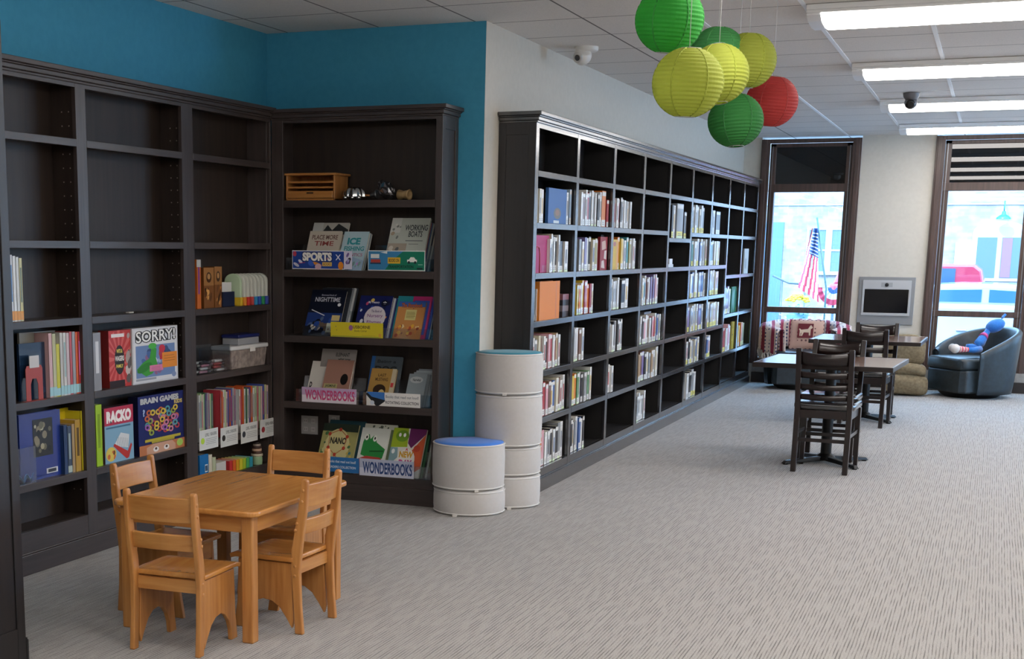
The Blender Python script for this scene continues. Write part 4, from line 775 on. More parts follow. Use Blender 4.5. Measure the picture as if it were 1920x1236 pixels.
# lidded tub
y0, y1 = at(433, 665, 'x', XP).y, at(500, 665, 'x', XP).y; t = thing('storage_box', (XP, (y0 + y1) / 2, Z), 'clear plastic storage box with a white lid and small label', 'storage box'); w_ = (y1 - y0) / 2
TUBM = noise_mat('filled_tub', '#7d716d', '#a3978f', (1, 1, 1), 30, .25, .2, 5, coat=.4)
mb = MB(); mb.add([(-.002, -w_ + .02, 0), (-.002, w_ - .02, 0), (-.13, w_ - .02, 0), (-.13, -w_ + .02, 0), (.004, -w_, .11), (.004, w_, .11), (-.132, w_, .11), (-.132, -w_, .11)], [(3, 2, 1, 0), (0, 1, 5, 4), (1, 2, 6, 5), (2, 3, 7, 6), (3, 0, 4, 7), (4, 5, 6, 7)], TUBM); mb.build('tub', t, bevel=.006)
B(-.133, .01, -w_ - .008, w_ + .008, .11, .135, mat('#d9d9d9', .35)).build('lid', t, bevel=.008)
B(.0105, .012, -.01, .055, .095, .12, mat('#e2e0de', .6)).build('label_card', t)
t = thing('storage_box', (XP - .06, at(452, 620, 'x', XP - .06).y, Z + .1355), 'small plastic box with a navy lid on top of the white-lidded box', 'storage box')
B(-.06, .05, -.12, .13, 0, .04, mat('#9a9da3', .25, 0, .4)).build('tub', t, bevel=.005); B(-.064, .054, -.125, .135, .04, .06, mat('#1b2560', .3)).build('lid', t, bevel=.006)
# thin readers with label holders
Z = .42
seg = [(373, 381, 3), (381, 396, 6), (396, 400, 1), (413, 421, 3), (421, 445, 8), (448, 470, 7), (470, 485, 4), (485, 503, 5)]
rc = [('pale pink', '#d9b8b4'), ('white', '#d8d8d4'), ('rose', '#c0868c'), ('cream', '#d8d2b8'), ('blue', '#4a5aa8'), ('purple', '#6a4a86'), ('red', '#b8404a'), ('pale green', '#b9cfa0'), ('grey', '#a5a8a8'), ('dark green', '#3f6a4c'), ('orange', '#d0602e'), ('pale yellow', '#d5d39a')]
k = 0
for x0, x1, n in seg:
    for i in range(n):
        a_, b_ = x0 + (x1 - x0) * i / n, x0 + (x1 - x0) * (i + 1) / n; cx_ = (a_ + b_) / 2; top = 738 - (cx_ - 373) * .145 + random.uniform(-2, 5); c = rc[(k * 5 + random.randint(0, 4)) % 12]
        lspine('%s slim reader book, number %s from the left above the white shelf labels' % (c[0], (ORD + ['nineteenth', 'twentieth'] + ['twenty-' + q for q in ORD[:9]] + ['thirtieth'] + ['thirty-' + q for q in ORD[:9]])[k]), a_, b_, top, Z, c[1], None, 'slim reader books on the left bookcase', random.choice(['#888', '#b55', None, '#569']), D=.11); k += 1
for i, (x0, x1, yt, yb_, dc, nm) in enumerate([(374, 409, 805, 842, '#b8d84a', 'lime'), (414, 446, 800, 836, '#2b2b30', 'black'), (452, 483, 793, 829, '#3a3f4a', 'charcoal'), (488, 520, 785, 819, '#a3343c', 'red')]):
    sign((x0, x1), yt, yb_, 'white shelf label card with %s dot below the slim readers' % nm, lambda a: a.rect(.02, .02, .98, .98, '#d6d8d6').ell(.17, .46, .1, .16, dc).text('LEVEL %d READERS' % (i + 1), .3, .66, .92, .82, '#55585c').lines(.34, .25, .95, .6, 4, '#85888c', .25), '#e4e4e2', plane=LX + .004, name='shelf_label', facing='+x', group='white shelf label cards with coloured dots')
# bottom shelf of bay three
Z = .2
lb('picture_book', 'bright blue book on the bottom shelf behind the oak table', 'book', 374, 391, 853, Z, .012, lambda a: a.rect(.6, .3, .9, .6, '#cdd9e2').rect(.62, .34, .88, .56, '#3a5a78'), '#1d6fb0', plane=XP, bottom=880)
lspine('cream book spine at right of the bright blue book', 391, 398, 853, Z, '#cfc9b4', None, GL); lspine('pale green book spine on the bottom shelf', 398, 405, 858, Z, '#b8c0a0', None, GL); lspine('white book spine on the bottom shelf beside the rainbow set', 405, 424, 867, Z, '#cfcfcb', None, GL)
for i, (c, nm) in enumerate([('#c83a3c', 'red'), ('#d9652e', 'orange'), ('#dca02e', 'amber'), ('#d9cf3a', 'yellow'), ('#a9c43a', 'lime'), ('#4fae6a', 'green'), ('#3a9ab0', 'teal')]):
    lspine('%s spine of the rainbow coloured set on bottom shelf' % nm, 430 + 6.3 * i, 436.3 + 6.3 * i, 864 - 1.2 * i, Z, c, None, 'rainbow coloured set of booklets')
yy = at(482, 880, 'x', -4.03).y
for i, (r, z0, z1, c, nm) in enumerate([(.034, 0, .05, '#8fae86', 'pale green'), (.036, .05, .065, '#c9c0a8', 'cream'), (.033, .065, .082, '#4a2f24', 'dark brown'), (.030, .082, .096, '#c9a58c', 'tan'), (.029, .096, .112, '#3d2620', 'chocolate'), (.024, .112, .124, '#a3958a', 'taupe'), (.018, .124, .136, '#2a1f1e', 'black')]):
    o = MB().lathe([(r * .94, 0), (r, (z1 - z0) * .3), (r, (z1 - z0) * .8), (r * .9, z1 - z0)], mat(c, .5), 20).build('stacking_ring'); o.location = (-4.03, yy, Z + z0); tag(o, '%s ring of the toy stack on the bottom shelf' % nm, 'toy ring', 'rings of the toy stack')
# ------------------------------------------------------------------ specials in the long case
def xc(name, label, cat, bay, px0, px1, z, H, T, art, cover, plane=-2.545, group=None, turn=0):
    pya = 500
    for _ in range(3):
        p = at(px0, pya, 'x', plane); pya += (p.z - (z + H / 2)) * 240
    ya, yb = at(px0, pya, 'x', plane).y, at(px1, pya, 'x', plane).y; lo, hi = bays[bay - 1]; s_ = max(0, lo + .01 - ya); ya += s_; yb = min(yb + s_, hi - .01); W = yb - ya
    mb = MB(); cm = mat(cover, .5, 0, 0); mb.box(-W / 2 + .002, W / 2 - .003, .002, T - .002, .003, H - .003, PAGE); mb.box(-W / 2, W / 2, 0, .002, 0, H, cm); mb.box(-W / 2, W / 2, T - .002, T, 0, H, cm); mb.box(-W / 2, -W / 2 + .002, 0, T, 0, H, cm)
    if art: art(Art(mb, W, H, -W / 2, 0, 0))
    o = mb.build(name); o.location = (plane, (ya + yb) / 2, z); o.rotation_euler = (0, 0, R(90) + turn); return tag(o, label, cat, group)
FG = 'face-out books in the long bookcase'
xc('display_book', 'blue face-out book with round brown picture, first bay of long bookcase', 'book', 1, 1028, 1062, 1.654, .215, .02, lambda a: a.ell(.5, .3, .2, .16, '#5a5a52').ell(.5, .32, .11, .09, '#8a5f44').rect(.3, .02, .6, .1, '#c9d4dc'), '#2f66a8', group=FG)
xc('display_book', 'magenta face-out book beside the red bookend, first bay of long bookcase', 'book', 1, 1004, 1029, 1.357, .225, .02, lambda a: a.rect(.5, .02, .95, .2, '#9a3a6a'), '#a8236a', plane=-2.56, group=FG)
p = at(1012, 500, 'x', -2.545); t = thing('bookend', (-2.535, bays[0][0] + .075, 1.357), 'red wire bookend in front of the magenta book in long bookcase', 'bookend')
MB().tube([(0, -.05, .001), (0, -.05, .11), (0, -.03, .15), (0, 0, .155), (0, .03, .15), (0, .05, .11), (0, .05, .001)], .0035, mat('#a3262e', .35), 8).build('wire_loop', t); B(-.1, .0, -.05, .05, 0, .0015, mat('#a3262e', .35)).build('base', t)
xc('display_book', 'large orange face-out book in the first bay of long bookcase', 'book', 1, 1011, 1049, 1.069, .235, .05, lambda a: a.rect(.8, 0, .83, 1, '#b5601a'), '#d17a22', plane=-2.53, group=FG)
for i in range(4):
    o = B(-.075, .0, -.07, .07, 0, .036, mat(['#3a3236', '#7d6f72', '#2c2a30', '#8a5a62'][i], .3)).build('book'); o.location = (-2.545, at(1058, 600, 'x', -2.545).y + .02, 1.069 + .0365 * i); tag(o, '%s book lying flat in a pile beside the large orange book' % ['black bottom', 'grey lower', 'dark upper', 'plum topmost'][i], 'book', 'flat pile of books beside the orange book')
xc('display_book', 'red face-out book with white shapes in second bay of long bookcase', 'book', 2, 1125, 1145, 1.357, .23, .02, lambda a: a.poly([(.25, .6), (.85, .65), (.7, .9), (.2, .85)], '#c4a08f').poly([(.55, .35), (.9, .32), (.9, .6), (.6, .58)], '#d5c9c2').poly([(.2, .08), (.7, .05), (.55, .3), (.25, .28)], '#cdb9b0'), '#8c1f2c', group=FG)
xc('display_book', 'dark flat-topped book above the red face-out book in second bay', 'book', 2, 1126, 1143, 1.357 + .0, .245, .02, lambda a: a.rect(.2, .9, .8, .93, '#b9bcc9'), '#17151f', plane=-2.57, group=FG)
xc('display_book', 'yellow face-out book at left of the third bay in long bookcase', 'book', 3, 1147, 1159, 1.357, .215, .02, lambda a: a.ell(.4, .85, .2, .08, '#a3482f').rect(.7, 0, .95, 1, '#cf8f2f'), '#c9a83c', group=FG)
xc('display_book', 'orange-topped black face-out book in third bay of long bookcase', 'book', 3, 1166, 1177, 1.069, .22, .016, lambda a: a.rect(0, .6, 1, .92, '#cf5a24').ell(.5, .55, .35, .12, '#0f0d10'), '#17141a', plane=-2.57, group=FG)
o = B(-.10, 0, -.11, .13, 0, .018, mat('#5c5f66', .3)).build('book'); o.location = (-2.55, 11.3, .760 + .232); tag(o, 'grey book lying flat on top of the row in fourth bay', 'book')
for i, (w_, h_, c) in enumerate([(.2, .025, '#c9ccd2'), (.12, .045, '#d9dce2')]):
    o = B(-.06, 0, -w_ / 2, w_ / 2, 0, h_, mat(c, .4)).build('small_box'); o.location = (-2.54, 12.06, 1.357 + (0, .0255)[i]); tag(o, ['flat white box lying alone in the fifth bay', 'small white box on top of the flat one in fifth bay'][i], 'box')
xc('display_book', 'green face-out book with dark oval in the eighth bay', 'book', 8, 1371, 1384, .852, .27, .016, lambda a: a.ell(.5, .5, .35, .42, '#0f4a3a').ell(.5, .5, .3, .37, '#1a7a50'), '#166a46', group=FG)
xc('display_book', 'olive face-out book with small yellow squares in the eighth bay', 'book', 8, 1371, 1384, .46, .29, .016, lambda a: a.rect(.1, .3, .6, .75, '#b5a545').rect(.7, .0, 1, 1, '#bdb24a').rect(.2, .5, .5, .55, '#444'), '#a3943c', group=FG)
xc('display_book', 'pale grey face-out book alone in the ninth bay of long bookcase', 'book', 9, 1395, 1403, 1.252, .27, .016, lambda a: a.rect(.2, .2, .6, .6, '#6a6f70'), '#a9aaa6', group=FG)
# ------------------------------------------------------------------ upholstered stools
STF = noise_mat('pale_grey_fabric', '#bcb9b6', '#bfbcba', (1, 1, 1), 60, .8, .06, 3, sheen=.2, bs=300, bdist=.001)
PIPE = mat('#d9d8d6', .6); TAGM = mat('#d3d0cb', .6)
def stool(x, y, z, r, h, label, topc=None, tab=None):
    t = thing('round_stool', (x, y, z), label, 'stool', 'round grey upholstered stools')
    pr = [(r * .90, 0), (r * .965, .004), (r * .985, .015), (r * 1.0, h * .3), (r * 1.0, h * .7), (r * .985, h - .015), (r * .965, h - .005), (r * .955, h - .003)]
    MB().lathe(pr, STF, 64).build('body', t)
    for zz in (.012, h - .008):
        MB().tube([(r * .985 * math.cos(a), r * .985 * math.sin(a), zz) for a in [i * 2 * math.pi / 64 for i in range(65)]], .0035, PIPE, 8).build('piping', t)
    tm = mat(topc, .8, sheen=.2) if topc else STF
    MB().lathe([(r * .955, h - .005), (r * .95, h), (r * .6, h + .004), (r * .001, h + .005)], tm, 64, cap=False).build('top_pad', t)
    if tab is not None:
        mb = MB(); mb.M = Matrix.Rotation(tab, 4, 'Z'); mb.box(-.012, .012, -r - .016, -r + .004, .004, .008, TAGM); mb.box(-.012, .012, -r - .017, -r - .013, .0, .014, TAGM); mb.build('fabric_tag', t)
    return t
stool(-2.700, 7.555, 0, .208, .142, 'short grey round stool at the bottom of the left stack', tab=R(-2))
stool(-2.706, 7.55, .147, .209, .262, 'grey round stool with bright blue top on the left stack', '#2f78d8', tab=R(32))
stool(-2.567, 7.875, 0, .188, .186, 'grey round stool at the very bottom of the taller stack', tab=R(20))
stool(-2.567, 7.875, .191, .187, .168, 'short grey round stool second from bottom of the taller stack')
stool(-2.575, 7.865, .364, .198, .300, 'tall grey round stool second from top of the taller stack', tab=R(5))
stool(-2.578, 7.862, .669, .199, .238, 'grey round stool with teal top, topmost of the taller stack', '#22849c', tab=R(12))
# ------------------------------------------------------------------ oak child table and chairs
TX0, TX1, TY0, TY1, TH = -3.115, -2.468, 4.53, 5.385, .52
tc = ((TX0 + TX1) / 2, (TY0 + TY1) / 2, 0)
t = thing('child_table', tc, 'low oak childrens table with rounded corners among four small chairs', 'table')
hx, hy = (TX1 - TX0) / 2, (TY1 - TY0) / 2
def rrect(hx, hy, r, n=6):
    o_ = []
    for cx_, cy_, a0 in ((hx - r, hy - r, 0), (-hx + r, hy - r, 90), (-hx + r, -hy + r, 180), (hx - r, -hy + r, 270)):
        for i in range(n + 1): a = R(a0 + 90 * i / n); o_.append((cx_ + r * math.cos(a), cy_ + r * math.sin(a)))
    return o_
OAK_Y = noise_mat('oak_table_top', '#b37538', '#c48946', (14, 1.2, 14), 3, .25, .04, 6, .3, .7, .35)
MB().prism(rrect(hx, hy, .045), TH - .022, TH, OAK_Y, 'z').build('tabletop', t, bevel=.007, seg=3)
for sy in (-1, 1): B(-hx + .07, hx - .07, sy * (hy - .045) - .009, sy * (hy - .045) + .009, TH - .088, TH - .022, OAK_X).build('apron', t)
for sx in (-1, 1): B(sx * (hx - .045) - .009, sx * (hx - .045) + .009, -hy + .07, hy - .07, TH - .088, TH - .022, OAK_Y).build('apron', t)
for sx in (-1, 1):
    for sy in (-1, 1):
        cx_, cy_ = sx * (hx - .052), sy * (hy - .052); B(cx_ - .024, cx_ + .024, cy_ - .024, cy_ + .024, 0, TH - .022, OAK_Z).build('leg', t, bevel=.005)
def oak_chair(loc, rz, label):
    """faces +y; origin at floor under the back posts' middle"""
    t = thing('child_chair', loc, label, 'chair', 'small oak chairs around the childrens table', rz); hw = .14
    for s in (-1, 1):
        x0, x1 = (s * hw - .011, s * hw + .011)
        post = [(-.032, 0), (.004, 0), (.006, .05), (.010, .12), (.022, .26), (.018, .34), (-.012, .50), (-.026, .612), (-.032, .622), (-.046, .622), (-.054, .614), (-.048, .50), (-.026, .34), (-.018, .26), (-.022, .12)]
        MB().prism(post, x0, x1, OAK_Z, 'x').build('back_post', t, bevel=.005)
        arch = [(.004 + .0, .0)]
        side = [(.012, .05), (.022, .26), (.022, .282), (.262, .282), (.270, .10), (.286, 0), (.238, 0), (.232, .045), (.215, .085), (.185, .115), (.15, .128), (.11, .122), (.075, .10), (.045, .06), (.02, .02)]
        MB().prism(side, s * hw - .009 - s * .004, s * hw + .009 - s * .004, OAK_Z, 'x').build('side_panel', t, bevel=.003)
        mb = MB()
        for yy, zz in ((-.036, .577), (-.031, .533), (-.008, .445), (-.002, .418), (.002, .275), (.002, .235)): mb.sphere((s * (hw + .011), yy, zz), .0072, OAK_X, 10, 6, (.5, 1, 1))
        mb.build('dowel_caps', t)
    def rail(z0, z1, yo, nm):
        n = 8; W = hw - .011
        mb = MB(); mb.grid(lambda u, v: (-W + 2 * W * u, yo(z0 + (z1 - z0) * v) - .012 * math.sin(u * math.pi), z0 + (z1 - z0) * v), n, 1, OAK_X, False); mb.build(nm, t, solid=.016, bevel=.003)
    off = lambda z: -.004 - (z - .34) * .135
    rail(.507, .600, off, 'top_rail'); rail(.398, .460, off, 'middle_rail')
    B(-hw + .012, hw - .012, .004, .018, .235, .283, OAK_X).build('seat_apron', t); B(-hw + .012, hw - .012, .248, .262, .20, .283, OAK_X).build('seat_apron', t)
    mb = MB(); Wd = hw + .016
    def seat(u, v):
        x = -Wd + 2 * Wd * u; y = .010 + .285 * v; dish = -.010 * math.sin(u * math.pi) * math.sin(min(1, v * 1.15) * math.pi); lip = -.008 * max(0, (v - .85) / .15) ** 2
        return (x, y, .298 + dish + lip)
    mb.grid(seat, 12, 12, OAK_Y); mb.build('seat', t, solid=.018, bevel=.003)
    return t
oc = oak_chair((-2.735, 4.335, 0), R(2), 'small oak chair nearest the camera, seen from behind, in front of table')
dup(oc, (-3.220, 4.915, 0), R(-90), 'small oak chair at the left end of the childrens table')
dup(oc, (-2.408, 4.905, 0), R(88), 'small oak chair at the right end of the childrens table')
dup(oc, (-2.800, 5.52, 0), R(180), 'small oak chair on the far side of the childrens table')
# ------------------------------------------------------------------ tables and dark chairs
def cafe_table(x, y, label, rz=0):
    t = thing('cafe_table', (x, y, 0), label, 'table', 'square tables on the grey carpet', rz); h = .455
    mb = MB(); mb.box(-h, h, -h, h, .707, .737, TOP_W); mb.build('tabletop', t, bevel=.003)
    mb = MB(); e = .012
    mb.box(-h - e, h + e, -h - e, -h, .703, .7375, TABLE_W); mb.box(-h - e, h + e, h, h + e, .703, .7375, TABLE_W); mb.box(-h - e, -h, -h, h, .703, .7375, TABLE_W); mb.box(h, h + e, -h, h, .703, .7375, TABLE_W); mb.build('edge_band', t, bevel=.004)
    bm = mat('#0c0c0e', .35, .3, name='cast_iron')
    B(-.16, .16, -.02, .02, .69, .704, bm).build('top_bracket', t); MB().lathe([(.038, .05), (.038, .70)], bm, 20).build('column', t)
    MB().lathe([(.075, .03), (.06, .055), (.04, .07)], bm, 20).build('hub', t)
    for k in range(4):
        mb = MB(); mb.M = Matrix.Rotation(R(45 + 90 * k), 4, 'Z')
        mb.add([(0, -.032, .02), (0, .032, .02), (.36, .022, .006), (.36, -.022, .006), (0, -.026, .055), (0, .026, .055), (.34, .016, .028), (.34, -.016, .028)], [(0, 1, 2, 3), (7, 6, 5, 4), (0, 3, 7, 4), (1, 0, 4, 5), (2, 1, 5, 6), (3, 2, 6, 7)], bm); mb.lathe([(.018, 0), (.018, .012)], bm, 12, (.335, 0, 0)); mb.build('foot', t, bevel=.004)
    return t
cafe_table(-1.02, 10.47, 'square brown table nearer the camera with two dark chairs', R(-3))
cafe_table(-1.0, 13.40, 'square brown table farther away near the windows', R(-1))
def slat_chair(loc, rz, label):
    t = thing('dining_chair', loc, label, 'chair', 'dark ladder-back chairs at the square tables', rz); hw = .172
    def yb(z): return .0 - .02 * (1 - z / .45) ** 2 if z < .45 else -(z - .45) * .20
    for s in (-1, 1):
        pts = [(yb(z) - .018, z) for z in (0, .15, .3, .45, .55, .65, .75, .84)] + [(yb(.855), .855)] + [(yb(z) + .018, z) for z in (.85, .75, .65, .55, .45, .3, .15, 0)]
        MB().prism(pts, s * hw - .018, s * hw + .018, TABLE_W, 'x').build('back_post', t, bevel=.004)
        mb = MB(); mb.add([(s * .185 - .014, .36, 0), (s * .185 + .014, .36, 0), (s * .185 + .014, .39, 0), (s * .185 - .014, .39, 0), (s * .18 - .02, .34, .43), (s * .18 + .02, .34, .43), (s * .18 + .02, .385, .43), (s * .18 - .02, .385, .43)], [(3, 2, 1, 0), (4, 5, 6, 7), (0, 1, 5, 4), (1, 2, 6, 5), (2, 3, 7, 6), (3, 0, 4, 7)], TABLE_W); mb.build('front_leg', t, bevel=.003)
        B(s * .18 - .009, s * .18 + .009, .01, .36, .25, .275, TABLE_W).build('side_stretcher', t, bevel=.002)
    for z0, z1, dp in ((.745, .835, .03), (.655, .695, .03), (.575, .612, .03), (.505, .54, .03)):
        W = hw - .014; sag = .018 if z1 > .8 else .006
        mb = MB(); mb.grid(lambda u, v: (-W + 2 * W * u, yb(z0) + (yb(z1) - yb(z0)) * v - dp * math.sin(u * math.pi), z0 + (z1 - z0) * v - sag * math.sin(u * math.pi) * (1 if v > .5 else .6)), 14, 2, TABLE_W); mb.build('back_slat', t, solid=.016)
    mb = MB(); mb.box(-.17, .17, .0, .02, .375, .43, TABLE_W); mb.box(-.17, .17, .355, .375, .375, .43, TABLE_W); mb.box(-.185, -.167, .0, .375, .375, .43, TABLE_W); mb.box(.167, .185, .0, .375, .375, .43, TABLE_W); mb.build('seat_frame', t)
    B(-.165, .165, .0, .018, .21, .235, TABLE_W).build('rear_stretcher', t, bevel=.002); B(-.17, .17, .36, .378, .21, .235, TABLE_W).build('front_stretcher', t, bevel=.002)
    mb = MB(); mb.prism(rrect(.205, .205, .06, 5), 0, .05, VINYL, 'z'); o = mb.build('seat_cushion', t, bevel=.018, seg=4); o.location = (0, .20, .432)
    for p in o.data.polygons: p.use_smooth = True
    return t
dc = slat_chair((-1.005, 9.95, 0), R(-3), 'dark ladder-back chair nearest the camera, seen from behind')
dup(dc, (-1.03, 10.93, 0), R(178), 'dark ladder-back chair on the far side of the nearer table')
dup(dc, (-.98, 12.80, 0), R(-3), 'dark ladder-back chair seen from behind at the farther table')
dup(dc, (-.97, 13.80, 0), R(180), 'dark ladder-back chair on the far side of the farther table, nearest the wall')
# ------------------------------------------------------------------ tub armchairs
LEATH = noise_mat('black_leather', '#1c262c', '#27343c', (1, 1, 1), 25, .45, .12, 4, .3, .7, .15, bs=90, bdist=.002)
def tub_chair(loc, rz, label, R0=.45, hb=.66, hf=.50, seat_h=.43, base=.38):
    """opening looks along -y"""
    t = thing('tub_armchair', loc, label, 'armchair', 'black leather tub armchairs by the windows', rz)
    op = R(62)     # half opening angle around -y
    def shell(inner):
        def fn(u, v):
            a = -math.pi / 2 + op + (2 * math.pi - 2 * op) * u; e = abs(u - .5) * 2
            top = hb - (hb - hf) * (e ** 2.2); z = .05 + (top - .05) * v
            r = base + (R0 - base) * (v ** .8)
            if inner: r -= .085 if v < .9 else .07
            return (r * math.cos(a), r * math.sin(a), z)
        return fn
    mb = MB(); n = 40; nv = 10; fo, fi = shell(False), shell(True)
    rows_ = []
    for i in range(n + 1):
        u = i / n; col = [fo(u, j / nv) for j in range(nv + 1)]; inn = [fi(u, j / nv) for j in range(nv, -1, -1)]
        to, ti = Vector(col[-1]), Vector(inn[0]); mid = (to + ti) / 2; rim = [tuple(to.lerp(ti, .2) + Vector((0, 0, .022))), tuple(mid + Vector((0, 0, .03))), tuple(to.lerp(ti, .8) + Vector((0, 0, .022)))]
        rows_.append(col + rim + inn)
    k = len(rows_[0]); vs = [p for r_ in rows_ for p in r_]; fs = [(i * k + j, (i + 1) * k + j, (i + 1) * k + (j + 1) % k, i * k + (j + 1) % k) for i in range(n) for j in range(k)]
    fs.append([j for j in range(k)][::-1]); fs.append([n * k + j for j in range(k)])
    mb.add(vs, fs, LEATH, True); mb.build('back_shell', t)
    # seat base, a rounded drum front
    fr = [(.31 * math.cos(a) * 1.0, .31 * math.sin(a)) for a in [i * math.pi / 12 for i in range(13)]]
    ol = [(-.315, -.30), (-.26, -.345), (.26, -.345), (.315, -.30)] + [(.33 * math.cos(a), .30 * math.sin(a)) for a in [i * math.pi / 10 for i in range(11)]]
    o = MB().prism(ol, .06, seat_h - .12, LEATH, 'z').build('seat_base', t, bevel=.02, seg=3)
    ol2 = [(x * 1.0, y * 1.06) for x, y in ol]
    o = MB().prism(ol2, seat_h - .12, seat_h, LEATH, 'z').build('seat_cushion', t, bevel=.045, seg=5)
    for p in o.data.polygons: p.use_smooth = True
    MB().lathe([(.26, 0), (.30, .03), (.33, .06)], BLK, 32).build('swivel_base', t)
    return t
tub_chair((-.15, 16.12, 0), R(-52), 'black tub armchair at right holding a blue knitted doll', .455, .70, .45, .42, .40)
tub_chair((-1.885, 16.17, 0), R(6), 'black tub armchair at left draped with a patterned throw', .45, .68, .53, .42, .40)
# throw over the left chair
def throw_mat():
    m, nt, N, L, b = nodes('woven_throw')
    tc_ = N.new('ShaderNodeTexCoord'); vo = N.new('ShaderNodeTexVoronoi'); vo.inputs['Scale'].default_value = 26; vo.inputs['Randomness'].default_value = .15; L.new(tc_.outputs['Object'], vo.inputs['Vector'])
    cr = N.new('ShaderNodeValToRGB'); cr.color_ramp.interpolation = 'CONSTANT'; cr.color_ramp.elements[0].color = lin('#3a4468'); cr.color_ramp.elements[1].position = .30; cr.color_ramp.elements[1].color = lin('#c9b8b0')
    L.new(vo.outputs['Distance'], cr.inputs[0])
    wv = N.new('ShaderNodeTexWave'); wv.inputs['Scale'].default_value = 3.2; wv.inputs['Distortion'].default_value = 1; L.new(tc_.outputs['Object'], wv.inputs['Vector'])
    c2 = N.new('ShaderNodeValToRGB'); c2.color_ramp.interpolation = 'CONSTANT'; c2.color_ramp.elements[0].color = (0, 0, 0, 1); c2.color_ramp.elements[1].position = .72; c2.color_ramp.elements[1].color = (1, 1, 1, 1); L.new(wv.outputs['Fac'], c2.inputs[0])
    mx = N.new('ShaderNodeMixRGB'); L.new(c2.outputs[0], mx.inputs[0]); L.new(cr.outputs[0], mx.inputs[1]); mx.inputs[2].default_value = lin('#8f3048'); L.new(mx.outputs[0], b.inputs['Base Color']); b.inputs['Roughness'].default_value = .9
    return m
TM = throw_mat()
cx0, cy0 = -1.885, 16.17; rr = .45
def thr(side):
    def fn(u, v):
        a0, a1 = (R(165), R(232)) if side == 'l' else ((R(8), R(-48)) if side == 'r' else (R(168), R(10)))
        a = a0 + (a1 - a0) * u; s = v
        # v runs from inside the chair, over the rim and down the outside
        rin = rr - .11; e = abs(((a + math.pi / 2) % (2 * math.pi)) - math.pi) / math.pi
        top = .725 - .13 * e ** 2
        inn = .30 if side != 'm' else .28
        if s < .45: k = s / .45; r = rin - .02 * (1 - k); z = top - inn * (1 - k)
        elif s < .55: k = (s - .45) / .1; r = rin + (rr - rin + .02) * k; z = top + .02 * math.sin(k * math.pi)
        else: k = (s - .55) / .45; r = rr + .03 + .01 * math.sin(u * 20); z = top - (.26 if side == 'l' else .16) * k + .01 * math.sin(u * 17)
        r += .007 * math.sin(u * 28 + v * 3)
        return (r * math.cos(a), r * math.sin(a), z)
    return fn
t = thing('throw_blanket', (cx0, cy0, 0), 'patterned red white and blue woven throw with fringe over left armchair', 'blanket', None, R(8))
for s_ in 'lrm': MB().grid(thr(s_), 30, 24, TM).build('woven_panel', t, solid=.008)
mb = MB(); f_ = thr('l')
for i in range(34):
    p = Vector(f_(i / 34, 1)); mb.tube([p, p + Vector((random.uniform(-.02, .02), -.01, -.04)), p + Vector((random.uniform(-.03, .03), -.01, -.10))], [.006, .005, .004], mat('#c9c4c0', .9), 5)
mb.build('fringe', t)
# cushion panel with dog motif
def pillow(fn_art, W, H, T, base, name, loc, rot, label, cat, group=None):
    mb = MB()
    def f(s):
        def g(u, v):
            x, z = (u - .5) * W, v * H; b_ = (max(0, math.sin(u * math.pi)) * max(0, math.sin(v * math.pi))) ** .45
            pin = 1 - .06 * (math.sin(u * math.pi) if 0 else 0); return (x * pin, s * T / 2 * b_, z)
        return g
    mb.grid(f(-1), 20, 20, base); mb.grid(f(1), 20, 20, base); o = mb.build(name); o.location = loc; o.rotation_euler = rot; tag(o, label, cat, group); return o
DOT = bpy.data.materials.new('dotted_weave'); DOT.use_nodes = True
nt = DOT.node_tree; N = nt.nodes; L = nt.links; b = N['Principled BSDF']; b.inputs['Roughness'].default_value = .9
tcn = N.new('ShaderNodeTexCoord'); vo = N.new('ShaderNodeTexVoronoi'); vo.inputs['Scale'].default_value = 22; vo.inputs['Randomness'].default_value = 0; cr = N.new('ShaderNodeValToRGB'); cr.color_ramp.interpolation = 'CONSTANT'
cr.color_ramp.elements[0].color = lin('#6a4a50'); cr.color_ramp.elements[1].position = .28; cr.color_ramp.elements[1].color = lin('#c9a89a'); L.new(tcn.outputs['Object'], vo.inputs['Vector']); L.new(vo.outputs['Distance'], cr.inputs[0]); L.new(cr.outputs[0], b.inputs['Base Color'])
t = thing('throw_pillow', (-1.875, 16.22, .43), 'dotted pink pillow with dark red square and cream dog figure', 'pillow')
o = pillow(None, .36, .33, .09, DOT, 'pillow_cover', (0, 0, 0), (R(-14), 0, R(2)), None, None); o.parent = t
mb = MB(); a = Art(mb, .36, .33, -.18, 0, -.05); a.rect(.24, .36, .70, .84, '#6a1f2c'); a.k += 4
a.poly([(.30, .42), (.30, .6), (.27, .66), (.30, .67), (.34, .63), (.54, .66), (.58, .74), (.62, .8), (.66, .74), (.68, .72), (.66, .68), (.62, .66), (.62, .44), (.58, .44), (.57, .54), (.42, .54), (.38, .42), (.34, .42), (.36, .54), (.33, .50), (.33, .42)], '#d8c8b4')
o = mb.build('dog_motif', t); o.rotation_euler = (R(-14), 0, R(2))
